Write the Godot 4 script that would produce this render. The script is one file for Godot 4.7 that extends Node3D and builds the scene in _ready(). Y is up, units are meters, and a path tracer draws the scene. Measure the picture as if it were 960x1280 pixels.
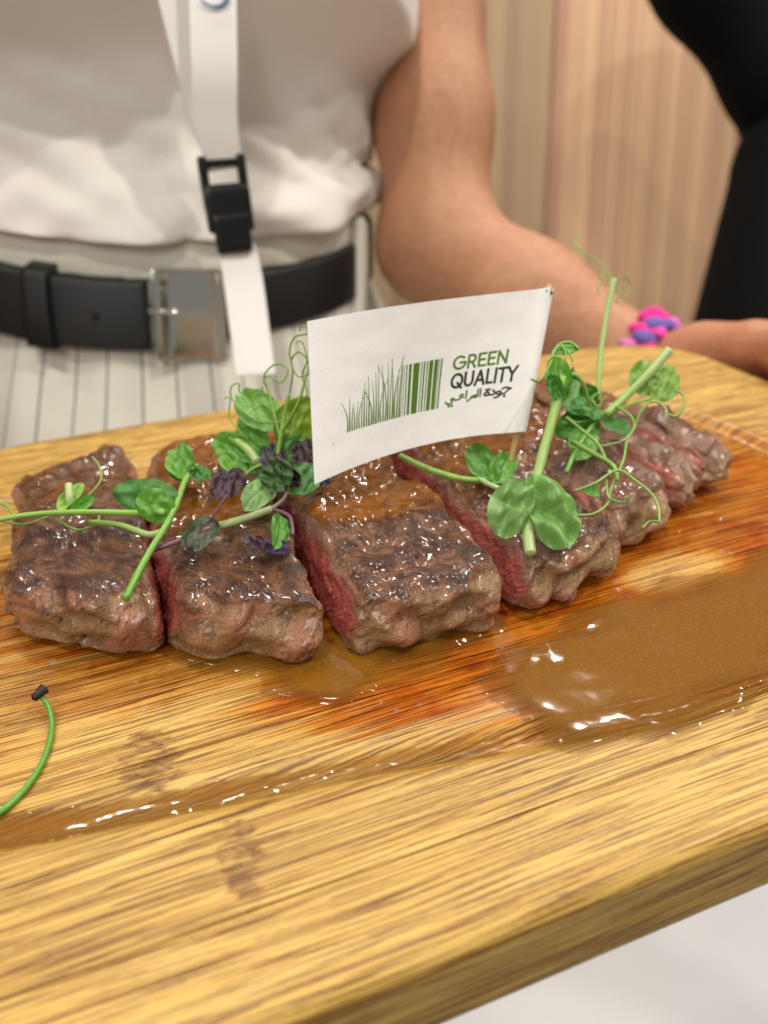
extends Node3D
# A sliced steak on a bamboo board held out towards the viewer. World axes: y up, metres.
# BT is the frame of the board's top: x along the grain, y out of the wood, z towards the near long side.
var BT := Transform3D(Basis(Vector3(0.93696, 0.13208, -0.32353), Vector3(-0.04575, 0.96422, 0.26114), Vector3(0.34644, -0.22987, 0.90947)), Vector3(-0.00619, 1.17791, -0.18679))

var taken := {}
var rng := RandomNumberGenerator.new()
var nz := FastNoiseLite.new()       # smooth noise, one cycle per unit
var nf := FastNoiseLite.new()       # four-octave noise, one cycle per unit

func numbered(called: String) -> String:
	if not taken.has(called):
		taken[called] = 0
		return called
	taken[called] += 1
	return "%s_%03d" % [called, taken[called]]

func tag(o: Node3D, label: String, category: String, group := "") -> void:
	o.set_meta("label", label)
	o.set_meta("category", category)
	if group: o.set_meta("group", group)

# a thing whose geometry is given in board coordinates; its node stands at base
func board_thing(called: String, label: String, category: String, base: Vector3, group := "") -> Node3D:
	var o := Node3D.new()
	o.name = numbered(called)
	add_child(o)
	o.transform = BT * Transform3D(Basis(), base)
	o.set_meta("base", base)
	tag(o, label, category, group)
	return o

func world_thing(called: String, label: String, category: String, base: Vector3, group := "") -> Node3D:
	var o := Node3D.new()
	o.name = numbered(called)
	add_child(o)
	o.position = base
	o.set_meta("base", base)
	tag(o, label, category, group)
	return o

func base_of(o: Node) -> Vector3:
	while o and o != self:
		if o.has_meta("base"): return o.get_meta("base")
		o = o.get_parent()
	return Vector3.ZERO

func part(called: String, m: MB, mat: Material, parent: Node, label := "") -> MeshInstance3D:
	var o := MeshInstance3D.new()
	o.name = called
	o.mesh = m.commit(base_of(parent))
	o.material_override = mat
	parent.add_child(o, true)
	if label: o.set_meta("label", label)
	return o

# collects vertices and triangles (clockwise seen from outside), then makes one smooth mesh
class MB:
	var v := PackedVector3Array()
	var c := PackedColorArray()
	var u := PackedVector2Array()
	var t := PackedInt32Array()
	func add(p: Vector3, col := Color.WHITE, uv := Vector2.ZERO) -> int:
		v.append(p); c.append(col); u.append(uv)
		return v.size() - 1
	func tri(a: int, b: int, d: int) -> void:
		t.append(a); t.append(b); t.append(d)
	func quad(a: int, b: int, d: int, e: int) -> void:
		t.append(a); t.append(b); t.append(d); t.append(a); t.append(d); t.append(e)
	# rows of nu vertices already added from first
	func net(first: int, nu: int, nv: int, ring := false, flip := false) -> void:
		for j in nv - 1:
			for i in (nu if ring else nu - 1):
				var a := first + j * nu + i
				var b := first + j * nu + (i + 1) % nu
				if flip: quad(a, a + nu, b + nu, b)
				else: quad(a, b, b + nu, a + nu)
	# turns the triangles from index from on so that the closed shape faces outwards
	func outward(from := 0) -> void:
		var vol := 0.0
		var o := v[t[from]]
		for k in range(from, t.size(), 3):
			vol += (v[t[k]] - o).dot((v[t[k + 1]] - o).cross(v[t[k + 2]] - o))
		if vol > 0.0:
			for k in range(from, t.size(), 3):
				var s := t[k + 1]
				t[k + 1] = t[k + 2]
				t[k + 2] = s
	func normals() -> PackedVector3Array:
		var n := PackedVector3Array()
		n.resize(v.size())
		for k in range(0, t.size(), 3):
			var a := v[t[k]]
			var f := (v[t[k + 2]] - a).cross(v[t[k + 1]] - a)
			n[t[k]] += f
			n[t[k + 1]] += f
			n[t[k + 2]] += f
		for k in n.size():
			n[k] = n[k].normalized() if n[k].length_squared() > 0.0 else Vector3.UP
		return n
	func commit(base: Vector3) -> ArrayMesh:
		var arr := []
		arr.resize(Mesh.ARRAY_MAX)
		var p := v.duplicate()
		if base != Vector3.ZERO:
			for k in p.size(): p[k] -= base
		arr[Mesh.ARRAY_VERTEX] = p
		arr[Mesh.ARRAY_NORMAL] = normals()
		arr[Mesh.ARRAY_COLOR] = c
		arr[Mesh.ARRAY_TEX_UV] = u
		arr[Mesh.ARRAY_INDEX] = t
		var m := ArrayMesh.new()
		m.add_surface_from_arrays(Mesh.PRIMITIVE_TRIANGLES, arr)
		return m

func mat(col: Color, rough := 0.5, vcol := false) -> StandardMaterial3D:
	var m := StandardMaterial3D.new()
	m.albedo_color = col
	m.roughness = rough
	m.vertex_color_use_as_albedo = vcol
	m.cull_mode = BaseMaterial3D.CULL_DISABLED
	return m

func sm(a: float, b: float, x: float) -> float:
	return smoothstep(a, b, x)

# Catmull-Rom through the points
func curve(pts: Array, per := 8, closed := false) -> PackedVector3Array:
	var out := PackedVector3Array()
	var n := pts.size()
	var last := n if closed else n - 1
	for i in last:
		var a: Vector3 = pts[(i - 1 + n) % n] if closed else pts[maxi(i - 1, 0)]
		var b: Vector3 = pts[i]
		var d: Vector3 = pts[(i + 1) % n]
		var e: Vector3 = pts[(i + 2) % n] if closed else pts[mini(i + 2, n - 1)]
		for k in per:
			out.append(b.cubic_interpolate(d, a, e, float(k) / per))
	if not closed: out.append(pts[n - 1])
	return out

# a closed tube along a path, with radius r0 at its start and r1 at its end
func tube(m: MB, path: PackedVector3Array, r0: float, r1: float, c0: Color, c1: Color, sides := 8, rough := 0.0) -> void:
	var from := m.t.size()
	var first := m.v.size()
	var n := path.size()
	var side := Vector3.ZERO
	for i in n:
		var dir := (path[mini(i + 1, n - 1)] - path[maxi(i - 1, 0)]).normalized()
		if side == Vector3.ZERO:
			side = dir.cross(Vector3(0.31, 0.83, 0.46)).normalized()
		side = (side - dir * side.dot(dir)).normalized()
		var up := dir.cross(side)
		var f := float(i) / (n - 1)
		var r := lerpf(r0, r1, f)
		for k in sides:
			var a := TAU * k / sides
			var rr := r * (1.0 + rough * nz.get_noise_3d(k * 3.1, path[i].x * 400.0, path[i].z * 400.0))
			m.add(path[i] + (side * cos(a) + up * sin(a)) * rr, c0.lerp(c1, f), Vector2(float(k) / sides, f))
	m.net(first, sides, n, true)
	for e in 2:
		var dirn := (path[0] - path[1]).normalized() if e == 0 else (path[n - 1] - path[n - 2]).normalized()
		var r := r0 if e == 0 else r1
		var tip := m.add((path[0] if e == 0 else path[n - 1]) + dirn * r * 0.5, c0 if e == 0 else c1)
		var row := first if e == 0 else first + (n - 1) * sides
		for k in sides:
			if e == 0: m.tri(tip, row + (k + 1) % sides, row + k)
			else: m.tri(tip, row + k, row + (k + 1) % sides)
	m.outward(from)

# a leaf blade from its stalk end to its tip; fold lifts the halves, cup bends the rim, nick cuts the tip, ear deepens the stalk end
func blade(m: MB, a: Vector3, b: Vector3, face: Vector3, wide: float, col: Color, fold := 0.2, cup := 0.0, nick := 0.0, ear := 0.0, wave := 0.06, seed_ := 0.0) -> void:
	var long := a.distance_to(b)
	var dir := (b - a) / long
	var nrm := (face - dir * face.dot(dir)).normalized()
	var side := dir.cross(nrm)
	var mid := (a + b) * 0.5
	var rings := 12
	var spokes := 44
	var centre := m.add(mid - nrm * 0.014 * wide, Color(col.r * 1.4, col.g * 1.3, col.b * 1.3))
	var first := m.v.size()
	for j in range(1, rings + 1):
		for k in spokes:
			var th := TAU * k / spokes
			var r := float(j) / rings
			var edge := 1.0 - nick * exp(-pow(angle_difference(th, 0.0) / 0.28, 2.0)) - ear * exp(-pow(angle_difference(th, PI) / 0.3, 2.0))
			edge *= 1.0 + 0.004 * sin(th * 5.0 + seed_) * r
			var x := cos(th) * r * edge
			var y := sin(th) * r * edge * (1.0 - 0.12 * x)
			var lift := fold * absf(y) * wide * 0.5 + cup * (x * x + y * y) * wide * 0.5
			lift += wave * wide * (nz.get_noise_3d(x * 1.6 + seed_, y * 1.6, seed_ * 3.0) - nz.get_noise_3d(seed_, 0.0, seed_ * 3.0))
			lift -= 0.014 * wide * exp(-y * y * 90.0)
			var rib := exp(-y * y * 500.0) * 0.5 + 0.13 * exp(-pow(sin((absf(y) * 1.1 - x) * 5.5) / 0.22, 2.0)) * (1.0 - r * r) * smoothstep(0.0, 0.2, absf(y))
			var tone := 1.0 + 0.22 * nf.get_noise_3d(x * 2.0 + seed_, y * 2.0, 7.0)
			var cc := Color(col.r * tone, col.g * tone, col.b * tone).lerp(Color(col.r * 1.9 + 0.006, col.g * 1.6 + 0.006, col.b * 1.7 + 0.004), clampf(rib, 0.0, 0.7))
			m.add(mid + dir * (x * long * 0.5) + side * (y * wide * 0.5) + nrm * lift, cc, Vector2(x, y))
	for k in spokes:
		m.tri(centre, first + (k + 1) % spokes, first + k)
	m.net(first, spokes, rings, true)

# closed lattice box with shared corners: shape(p in -1..1, i, j, k) fills pos and col through the arrays given
func lattice(nx: int, ny: int, nzz: int) -> Array:
	var ids := {}
	var pts := PackedVector3Array()
	var tris := PackedInt32Array()
	var faces := [[0, 1, 2, nx, ny, nzz], [1, 2, 0, ny, nzz, nx], [2, 0, 1, nzz, nx, ny]]
	var dims := [nx, ny, nzz]
	for f in faces:
		for hi in 2:
			for p in int(f[3]) :
				for q in int(f[4]):
					var corner := PackedInt32Array()
					for s in [[0, 0], [1, 0], [1, 1], [0, 1]]:
						var at := [0, 0, 0]
						at[f[0]] = p + s[0]
						at[f[1]] = q + s[1]
						at[f[2]] = int(f[5]) * hi
						var key: int = (at[0] * (ny + 1) + at[1]) * (nzz + 1) + at[2]
						if not ids.has(key):
							ids[key] = pts.size()
							pts.append(Vector3(2.0 * at[0] / nx - 1.0, 2.0 * at[1] / ny - 1.0, 2.0 * at[2] / nzz - 1.0))
						corner.append(ids[key])
					if hi == 1:
						tris.append_array(PackedInt32Array([corner[0], corner[2], corner[1], corner[0], corner[3], corner[2]]))
					else:
						tris.append_array(PackedInt32Array([corner[0], corner[1], corner[2], corner[0], corner[2], corner[3]]))
	return [pts, tris]

# smooth union of tapered capsules [a, b, ra, rb], meshed as surface nets
func flesh(m: MB, bones: Array, cell: float, k: float, col: Color) -> void:
	var lo := Vector3.INF
	var hi := -Vector3.INF
	for b in bones:
		var r := maxf(b[2], b[3]) + cell * 2.0 + k * 0.5
		for e in 2:
			lo = lo.min(b[e] - Vector3.ONE * r)
			hi = hi.max(b[e] + Vector3.ONE * r)
	var n := Vector3i(((hi - lo) / cell).ceil()) + Vector3i.ONE
	var f := PackedFloat32Array()
	f.resize(n.x * n.y * n.z)
	f.fill(1.0)
	for b in bones:
		var a: Vector3 = b[0]
		var d: Vector3 = b[1] - a
		var dd := maxf(d.length_squared(), 1e-9)
		var pad: float = maxf(b[2], b[3]) + cell * 2.0 + k
		var i0 := Vector3i(((a.min(b[1]) - Vector3.ONE * pad - lo) / cell).floor()).max(Vector3i.ZERO)
		var i1 := Vector3i(((a.max(b[1]) + Vector3.ONE * pad - lo) / cell).ceil()).min(n - Vector3i.ONE)
		for z in range(i0.z, i1.z + 1):
			for y in range(i0.y, i1.y + 1):
				for x in range(i0.x, i1.x + 1):
					var p := lo + Vector3(x, y, z) * cell
					var s := clampf((p - a).dot(d) / dd, 0.0, 1.0)
					var dist: float = p.distance_to(a + d * s) - lerpf(b[2], b[3], s)
					var at := (z * n.y + y) * n.x + x
					var h := clampf(0.5 + 0.5 * (f[at] - dist) / k, 0.0, 1.0)
					f[at] = lerpf(f[at], dist, h) - k * h * (1.0 - h)
	var ids := {}
	var from := m.t.size()
	var corners := [Vector3i(0, 0, 0), Vector3i(1, 0, 0), Vector3i(0, 1, 0), Vector3i(1, 1, 0), Vector3i(0, 0, 1), Vector3i(1, 0, 1), Vector3i(0, 1, 1), Vector3i(1, 1, 1)]
	var edges := [[0, 1], [2, 3], [4, 5], [6, 7], [0, 2], [1, 3], [4, 6], [5, 7], [0, 4], [1, 5], [2, 6], [3, 7]]
	var steps := [1, n.x, n.x * n.y]
	for z in n.z - 1:
		for y in n.y - 1:
			for x in n.x - 1:
				var at := (z * n.y + y) * n.x + x
				var inside := 0
				for c in 8:
					var q: Vector3i = corners[c]
					if f[at + q.x + q.y * n.x + q.z * steps[2]] < 0.0: inside += 1
				if inside == 0 or inside == 8: continue
				var sum := Vector3.ZERO
				var cnt := 0
				for e in edges:
					var qa: Vector3i = corners[e[0]]
					var qb: Vector3i = corners[e[1]]
					var fa := f[at + qa.x + qa.y * n.x + qa.z * steps[2]]
					var fb := f[at + qb.x + qb.y * n.x + qb.z * steps[2]]
					if (fa < 0.0) != (fb < 0.0):
						sum += Vector3(qa).lerp(Vector3(qb), fa / (fa - fb))
						cnt += 1
				ids[at] = m.add(lo + (Vector3(x, y, z) + sum / cnt) * cell, col)
	for at in ids:
		for ax in 3:
			var u: int = steps[(ax + 1) % 3]
			var w: int = steps[(ax + 2) % 3]
			var s: int = steps[ax]
			if (f[at] < 0.0) == (f[at + s] < 0.0): continue
			if not (ids.has(at - u) and ids.has(at - w) and ids.has(at - u - w)): continue
			if f[at] < 0.0: m.quad(ids[at], ids[at - w], ids[at - u - w], ids[at - u])
			else: m.quad(ids[at], ids[at - u], ids[at - u - w], ids[at - w])
	m.outward(from)

# ---------------------------------------------------------------- board
const BX0 := -0.125
const BX1 := 0.213
const BZ0 := -0.1595
const BZ1 := 0.0908
const BR := 0.042
const THICK := 0.021
const RIM := 0.0036
var groove := PackedVector3Array()

func row_end(z: float) -> float:      # how far the rounded corners pull in the ends of a row
	var over := maxf(BZ0 + BR - z, z - (BZ1 - BR))
	return 0.0 if over <= 0.0 else BR - sqrt(maxf(BR * BR - over * over, 0.0))

func inside_board(x: float, z: float) -> float:
	var q := Vector2(absf(x - (BX0 + BX1) * 0.5) - ((BX1 - BX0) * 0.5 - BR), absf(z - (BZ0 + BZ1) * 0.5) - ((BZ1 - BZ0) * 0.5 - BR))
	return BR - (Vector2(maxf(q.x, 0.0), maxf(q.y, 0.0)).length() + minf(maxf(q.x, q.y), 0.0))

func groove_far(x: float, z: float) -> float:
	var best := 1.0
	var p := Vector3(x, 0, z)
	for k in groove.size():
		best = minf(best, p.distance_squared_to(groove[k]))
	return sqrt(best)

func board_top(x: float, z: float) -> float:
	var d := inside_board(x, z)
	var y := 0.0
	if d < RIM: y = -(RIM - sqrt(maxf(RIM * RIM - (RIM - maxf(d, 0.0)) ** 2, 0.0)))
	elif d < 0.08:
		var g := groove_far(x, z)
		if g < 0.0052: y = -0.0028 * (0.5 + 0.5 * cos(PI * clampf(g / 0.0052, 0.0, 1.0)))
	return y

# rows of the wood's texture lie closer together towards the viewer
func row_of(z: float) -> float:
	return (z - BZ0 + 0.03) / 0.1695 * 0.27 if z < -0.02 else 0.27 + (z + 0.02) / 0.1408 * 0.73

func at_row(v: float) -> float:
	return BZ0 - 0.03 + v / 0.27 * 0.1695 if v < 0.27 else -0.02 + (v - 0.27) / 0.73 * 0.1408

func bamboo_image() -> Image:
	var w := 1024
	var h := 2048
	var data := PackedByteArray()
	data.resize(w * h * 3)
	# knuckles of the cane, a few per strip: x, z, half length, half width
	var nodes := [Vector4(-0.0555, 0.032, 0.0055, 0.008), Vector4(-0.0430, 0.0625, 0.0035, 0.0085), Vector4(0.142, -0.083, 0.006, 0.007), Vector4(0.10, 0.084, 0.004, 0.008), Vector4(-0.10, -0.118, 0.005, 0.008), Vector4(0.02, -0.14, 0.005, 0.008)]
	var at := 0
	for j in h:
		var z := at_row((j + 0.5) / h)
		var strip := floori((0.072 - z) / 0.02)
		var edge: float = absf(fposmod(0.072 - z + 0.01, 0.02) - 0.01)
		var tone := 0.5 + 0.5 * sin(strip * 2.4 + 0.6)
		var seam := exp(-edge * 3300.0) * 0.25
		var zz := z * 1000.0 + strip * 31.7
		# a row's own lines, long as the strip
		var line := nz.get_noise_2d(zz * 2.1, strip * 9.0) * 0.55 + nz.get_noise_2d(zz * 0.42, strip * 4.0 + 50.0) * 0.6
		var near: Array = []
		for q in nodes:
			if absf(z - q.y) < q.w * 1.3: near.append(q)
		for i in w:
			var x := BX0 + (BX1 - BX0) * (i + 0.5) / w
			var drift := nz.get_noise_2d(x * 9.0, strip * 3.0) * 1.1
			var a := nz.get_noise_2d(x * 11.0 + strip * 7.0, (zz + drift) * 1.15)
			var b := nz.get_noise_2d(x * 30.0 + strip * 5.0, (zz + drift) * 2.1 + 300.0)
			var b2 := nz.get_noise_2d(x * 17.0 + strip * 3.0, (zz + drift) * 1.7 + 700.0)
			var c := nz.get_noise_2d(x * 11.0, zz * 0.22 + 90.0)
			var dark := 0.06 + 0.20 * line + 0.16 * a + 0.16 * c + 0.16 * (tone - 0.5) + seam
			dark += 0.80 * smoothstep(0.24, 0.36, b + 0.12 * a) + 0.50 * smoothstep(0.30, 0.42, b2)
			dark = clampf(dark, 0.0, 1.15)
			var knot := 0.0
			for q in near:
				var e: float = ((x - q.x) / q.z) ** 2 + ((z - q.y) / q.w) ** 2
				knot = maxf(knot, smoothstep(1.5, 0.3, e + 1.9 * nf.get_noise_2d(x * 130.0, z * 420.0)))
			if knot > 0.0:
				var blot := nf.get_noise_2d(x * 75.0, z * 820.0 + 9.0)
				dark = lerpf(dark, dark * 0.35 + 0.72 + 1.0 * blot, knot * 0.8)
				if nz.get_noise_2d(x * 360.0 + 40.0 + blot * 2.0, z * 520.0 + blot * 3.0) > 0.58: dark = lerpf(dark, 1.5, knot)
			var warm := 0.5 + 0.5 * c
			data[at] = int(clampf(207.0 - 84.0 * dark - 4.0 * warm, 20, 255))
			data[at + 1] = int(clampf(170.0 - 86.0 * dark - 8.0 * warm, 12, 255))
			data[at + 2] = int(clampf(93.0 - 58.0 * dark - 16.0 * warm, 6, 255))
			at += 3
	return Image.create_from_data(w, h, false, Image.FORMAT_RGB8, data)

# where juice has soaked in: x, z, half length, half width, strength
var soaked := [[-0.045, 0.0, 0.040, 0.018, 0.6], [0.02, 0.022, 0.055, 0.022, 1.0], [0.012, 0.030, 0.040, 0.016, 1.0], [0.085, 0.012, 0.045, 0.026, 1.0], [0.135, -0.012, 0.030, 0.030, 0.95], [0.02, -0.04, 0.125, 0.055, 1.0], [0.058, 0.042, 0.052, 0.021, 0.9], [-0.088, -0.02, 0.02, 0.05, 0.25], [0.158, -0.02, 0.012, 0.05, 0.7]]

func wet(x: float, z: float) -> float:
	var s := 0.0
	for q in soaked:
		var e: float = sqrt(((x - q[0]) / q[2]) ** 2 + ((z - q[1]) / q[3]) ** 2)
		s = maxf(s, q[4] * smoothstep(1.2, 0.75, e + 0.30 * nf.get_noise_2d(x * 18.0, z * 230.0)))
	var dry: float = sqrt(((x - 0.083) / 0.017) ** 2 + ((z - 0.0185) / 0.0085) ** 2)
	return s * lerpf(0.35, 1.0, smoothstep(0.6, 1.15, dry + 0.3 * nf.get_noise_2d(x * 30.0 + 5.0, z * 220.0)))

func build_board() -> void:
	var t := board_thing("cutting_board", "honey coloured bamboo board with juice groove, held under the sliced steak", "cutting board", Vector3(0.044, -THICK, -0.034))
	groove = curve([Vector3(-0.118, 0, 0.028), Vector3(-0.084, 0, 0.0390), Vector3(-0.045, 0, 0.0452), Vector3(-0.012, 0, 0.0500), Vector3(0.02, 0, 0.0560), Vector3(0.06, 0, 0.0605), Vector3(0.10, 0, 0.056), Vector3(0.138, 0, 0.036), Vector3(0.158, 0, 0.0), Vector3(0.1615, 0, -0.04), Vector3(0.152, 0, -0.085), Vector3(0.125, 0, -0.113), Vector3(0.06, 0, -0.122), Vector3(-0.02, 0, -0.120), Vector3(-0.085, 0, -0.108), Vector3(-0.112, 0, -0.08), Vector3(-0.120, 0, -0.02)], 14, true)
	var m := mat(Color.WHITE, 1.0)
	m.albedo_texture = ImageTexture.create_from_image(bamboo_image())
	var over := Image.create(384, 384, false, Image.FORMAT_RGBA8)
	var gloss := Image.create(384, 384, false, Image.FORMAT_RGB8)
	for j in 384:
		for i in 384:
			var x := BX0 + (BX1 - BX0) * (i + 0.5) / 384.0
			var z := at_row((j + 0.5) / 384.0)
			var s := wet(x, z)
			var deep := clampf(s * (0.75 + 0.5 * nf.get_noise_2d(x * 40.0, z * 60.0)), 0.0, 1.0)
			var tint := Color(0.96, 0.76, 0.48).lerp(Color(0.80, 0.45, 0.22), deep * deep * deep)
			over.set_pixel(i, j, Color(tint.r, tint.g, tint.b, s))
			var r := lerpf(0.46 + 0.1 * nf.get_noise_2d(x * 60.0, z * 300.0), 0.13, s)
			gloss.set_pixel(i, j, Color(r, r, r))
	m.roughness_texture = ImageTexture.create_from_image(gloss)
	m.detail_enabled = true
	m.detail_blend_mode = BaseMaterial3D.BLEND_MODE_MUL
	m.detail_albedo = ImageTexture.create_from_image(over)
	m.texture_repeat = false
	m.heightmap_enabled = false
	# strips of cane, glued side by side
	var cuts: Array = [BZ1]
	var c := 0.072
	while c > BZ0 + 0.008:
		cuts.append(c)
		c -= 0.02
	cuts.append(BZ0)
	for s in cuts.size() - 1:
		var za: float = cuts[s + 1]
		var zb: float = cuts[s]
		var rows: Array = []
		var first_strip := s == 0
		var last_strip := s == cuts.size() - 2
		if last_strip:
			for k in 6: rows.append(za + RIM * (1.0 - cos(k / 5.0 * PI / 2.0)))
		else: rows.append_array([za, za + 0.0003])
		var lo: float = rows[rows.size() - 1]
		var top_z := zb - (RIM if first_strip else 0.0003)
		var cnt := ceili((top_z - lo) / 0.0011)
		for k in range(1, cnt + 1): rows.append(lerpf(lo, top_z, float(k) / cnt))
		if first_strip:
			for k in range(1, 6): rows.append(zb - RIM * (1.0 - sin(k / 5.0 * PI / 2.0)))
		else: rows.append(zb)
		var ts: Array = []
		for k in 6: ts.append(RIM * (1.0 - cos(k / 5.0 * PI / 2.0)))
		var nx := 200
		var mb := MB.new()
		var nu := nx + 11
		# each row: down one end, across, down the other
		for r in rows.size():
			var z: float = rows[r]
			var e := row_end(z)
			var xa := BX0 + e
			var xb := BX1 - e
			var joint := -0.00009 if (r == 0 and not last_strip) or (r == rows.size() - 1 and not first_strip) else 0.0
			var xs: Array = []
			for k in 6: xs.append(xa + ts[k])
			for k in range(1, nx): xs.append(lerpf(xa + RIM, xb - RIM, float(k) / nx))
			for k in 6: xs.append(xb - ts[5 - k])
			for x in xs:
				var y := board_top(x, z) + joint
				var drop := 0.0
				if first_strip and z > BZ1 - RIM: drop = -y
				if last_strip and z < BZ0 + RIM: drop = y
				mb.add(Vector3(x, y, z), Color.WHITE, Vector2((x - BX0) / (BX1 - BX0), row_of(z + drop * 0.6)))
		mb.net(0, nu, rows.size())
		# skirts down to the underside
		var ring: Array = []
		for k in nu: ring.append(k)
		for r in range(1, rows.size()): ring.append(r * nu + nu - 1)
		for k in range(nu - 2, -1, -1): ring.append((rows.size() - 1) * nu + k)
		for r in range(rows.size() - 2, 0, -1): ring.append(r * nu)
		var f := mb.v.size()
		var n := ring.size()
		var under_c := Vector3.ZERO
		for lvl in 3:
			for k in n:
				var p := mb.v[ring[k]]
				var q := Vector3(p.x, [-0.0175, -0.0197, -THICK][lvl], p.z)
				if lvl == 1: q.z += -0.0006 if q.z > BZ1 - 0.0005 else 0.0
				if lvl == 2: q.z += -0.0024 if q.z > BZ1 - 0.0005 else 0.0
				var vv := mb.u[ring[k]].y
				if first_strip and q.z > BZ1 - 0.003: vv = row_of(BZ1 + RIM * 0.6 - q.y - RIM)
				mb.add(q, Color.WHITE, Vector2(mb.u[ring[k]].x, vv))
		for k in n: mb.quad(ring[k], f + k, f + (k + 1) % n, ring[(k + 1) % n])
		mb.net(f, n, 3, true, true)
		var mid := mb.add(Vector3((BX0 + BX1) * 0.5, -THICK, (za + zb) * 0.5), Color.WHITE, mb.u[nu / 2])
		for k in n: mb.tri(f + 2 * n + (k + 1) % n, f + 2 * n + k, mid)
		part("bamboo_strip", mb, m, t)

# ---------------------------------------------------------------- sauces
func poly_inside(poly: PackedVector3Array, x: float, z: float) -> float:
	var best := 1.0
	var odd := false
	var n := poly.size()
	var p := Vector2(x, z)
	for k in n:
		var a := Vector2(poly[k].x, poly[k].z)
		var b := Vector2(poly[(k + 1) % n].x, poly[(k + 1) % n].z)
		var d := b - a
		best = minf(best, p.distance_squared_to(a + d * clampf((p - a).dot(d) / maxf(d.length_squared(), 1e-12), 0.0, 1.0)))
		if (a.y > z) != (b.y > z) and x < a.x + (z - a.y) / (b.y - a.y) * d.x: odd = not odd
	return sqrt(best) * (1.0 if odd else -1.0)

func sauce_mat(col: Color, speck: float) -> StandardMaterial3D:
	var m := mat(col, 0.09, true)
	var n := NoiseTexture2D.new()
	n.width = 512
	n.height = 512
	n.seamless = true
	var q := FastNoiseLite.new()
	q.seed = 5
	q.frequency = 0.035
	q.fractal_octaves = 4
	q.fractal_gain = 0.75
	n.noise = q
	var g := Gradient.new()
	g.set_color(0, Color(0.86, 0.84, 0.80))
	g.set_color(1, Color(1, 1, 1))
	g.add_point(0.55, Color(0.86, 0.84, 0.80))
	g.add_point(0.68, Color(0.93, 0.91, 0.88))
	n.color_ramp = g
	m.albedo_texture = n
	m.uv1_triplanar = true
	m.uv1_scale = Vector3.ONE * 42.0
	m.transparency = BaseMaterial3D.TRANSPARENCY_ALPHA
	return m

# sauce lying on the wood: outline in board coordinates, thickness, softness of its rim
func sheet(poly: PackedVector3Array, thick: float, rim: float, cell: float, thin_alpha: float, in_groove := false) -> MB:
	var lo := Vector3.INF
	var hi := -Vector3.INF
	for p in poly:
		lo = lo.min(p)
		hi = hi.max(p)
	var nx := ceili((hi.x - lo.x) / cell) + 3
	var nn := ceili((hi.z - lo.z) / cell) + 3
	var ids := PackedInt32Array()
	ids.resize(nx * nn)
	ids.fill(-1)
	var m := MB.new()
	for j in nn:
		for i in nx:
			var x := lo.x + (i - 1) * cell
			var z := lo.z + (j - 1) * cell
			var d := poly_inside(poly, x, z)
			d += 0.0009 * nf.get_noise_2d(x * 110.0, z * 110.0) + (0.0 if in_groove else 0.0030 * nz.get_noise_2d(x * 60.0 + 3.0, z * 60.0))
			if d < -cell: continue
			var dd := clampf(d, 0.0, 1.0)
			var up := sqrt(1.0 - (1.0 - minf(dd / rim, 1.0)) ** 2)
			var y := 0.00012 + thick * up * (1.0 + 0.24 * nz.get_noise_2d(x * 58.0, z * 58.0)) + 0.000035 * up * nf.get_noise_2d(x * 420.0, z * 420.0)
			if in_groove: y -= 0.0009
			y = maxf(y, board_top(x, z) + 0.00010)
			var a := lerpf(thin_alpha, 1.0, smoothstep(0.0, rim * 1.6, dd)) * smoothstep(-cell, cell * 0.4, d)
			ids[j * nx + i] = m.add(Vector3(x, y, z), Color(1, 1, 1, a), Vector2(x, z) * 20.0)
	for j in nn - 1:
		for i in nx - 1:
			var a := ids[j * nx + i]
			var b := ids[j * nx + i + 1]
			var c := ids[(j + 1) * nx + i + 1]
			var d := ids[(j + 1) * nx + i]
			if a >= 0 and b >= 0 and c >= 0 and d >= 0: m.quad(a, b, c, d)
	return m

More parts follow.
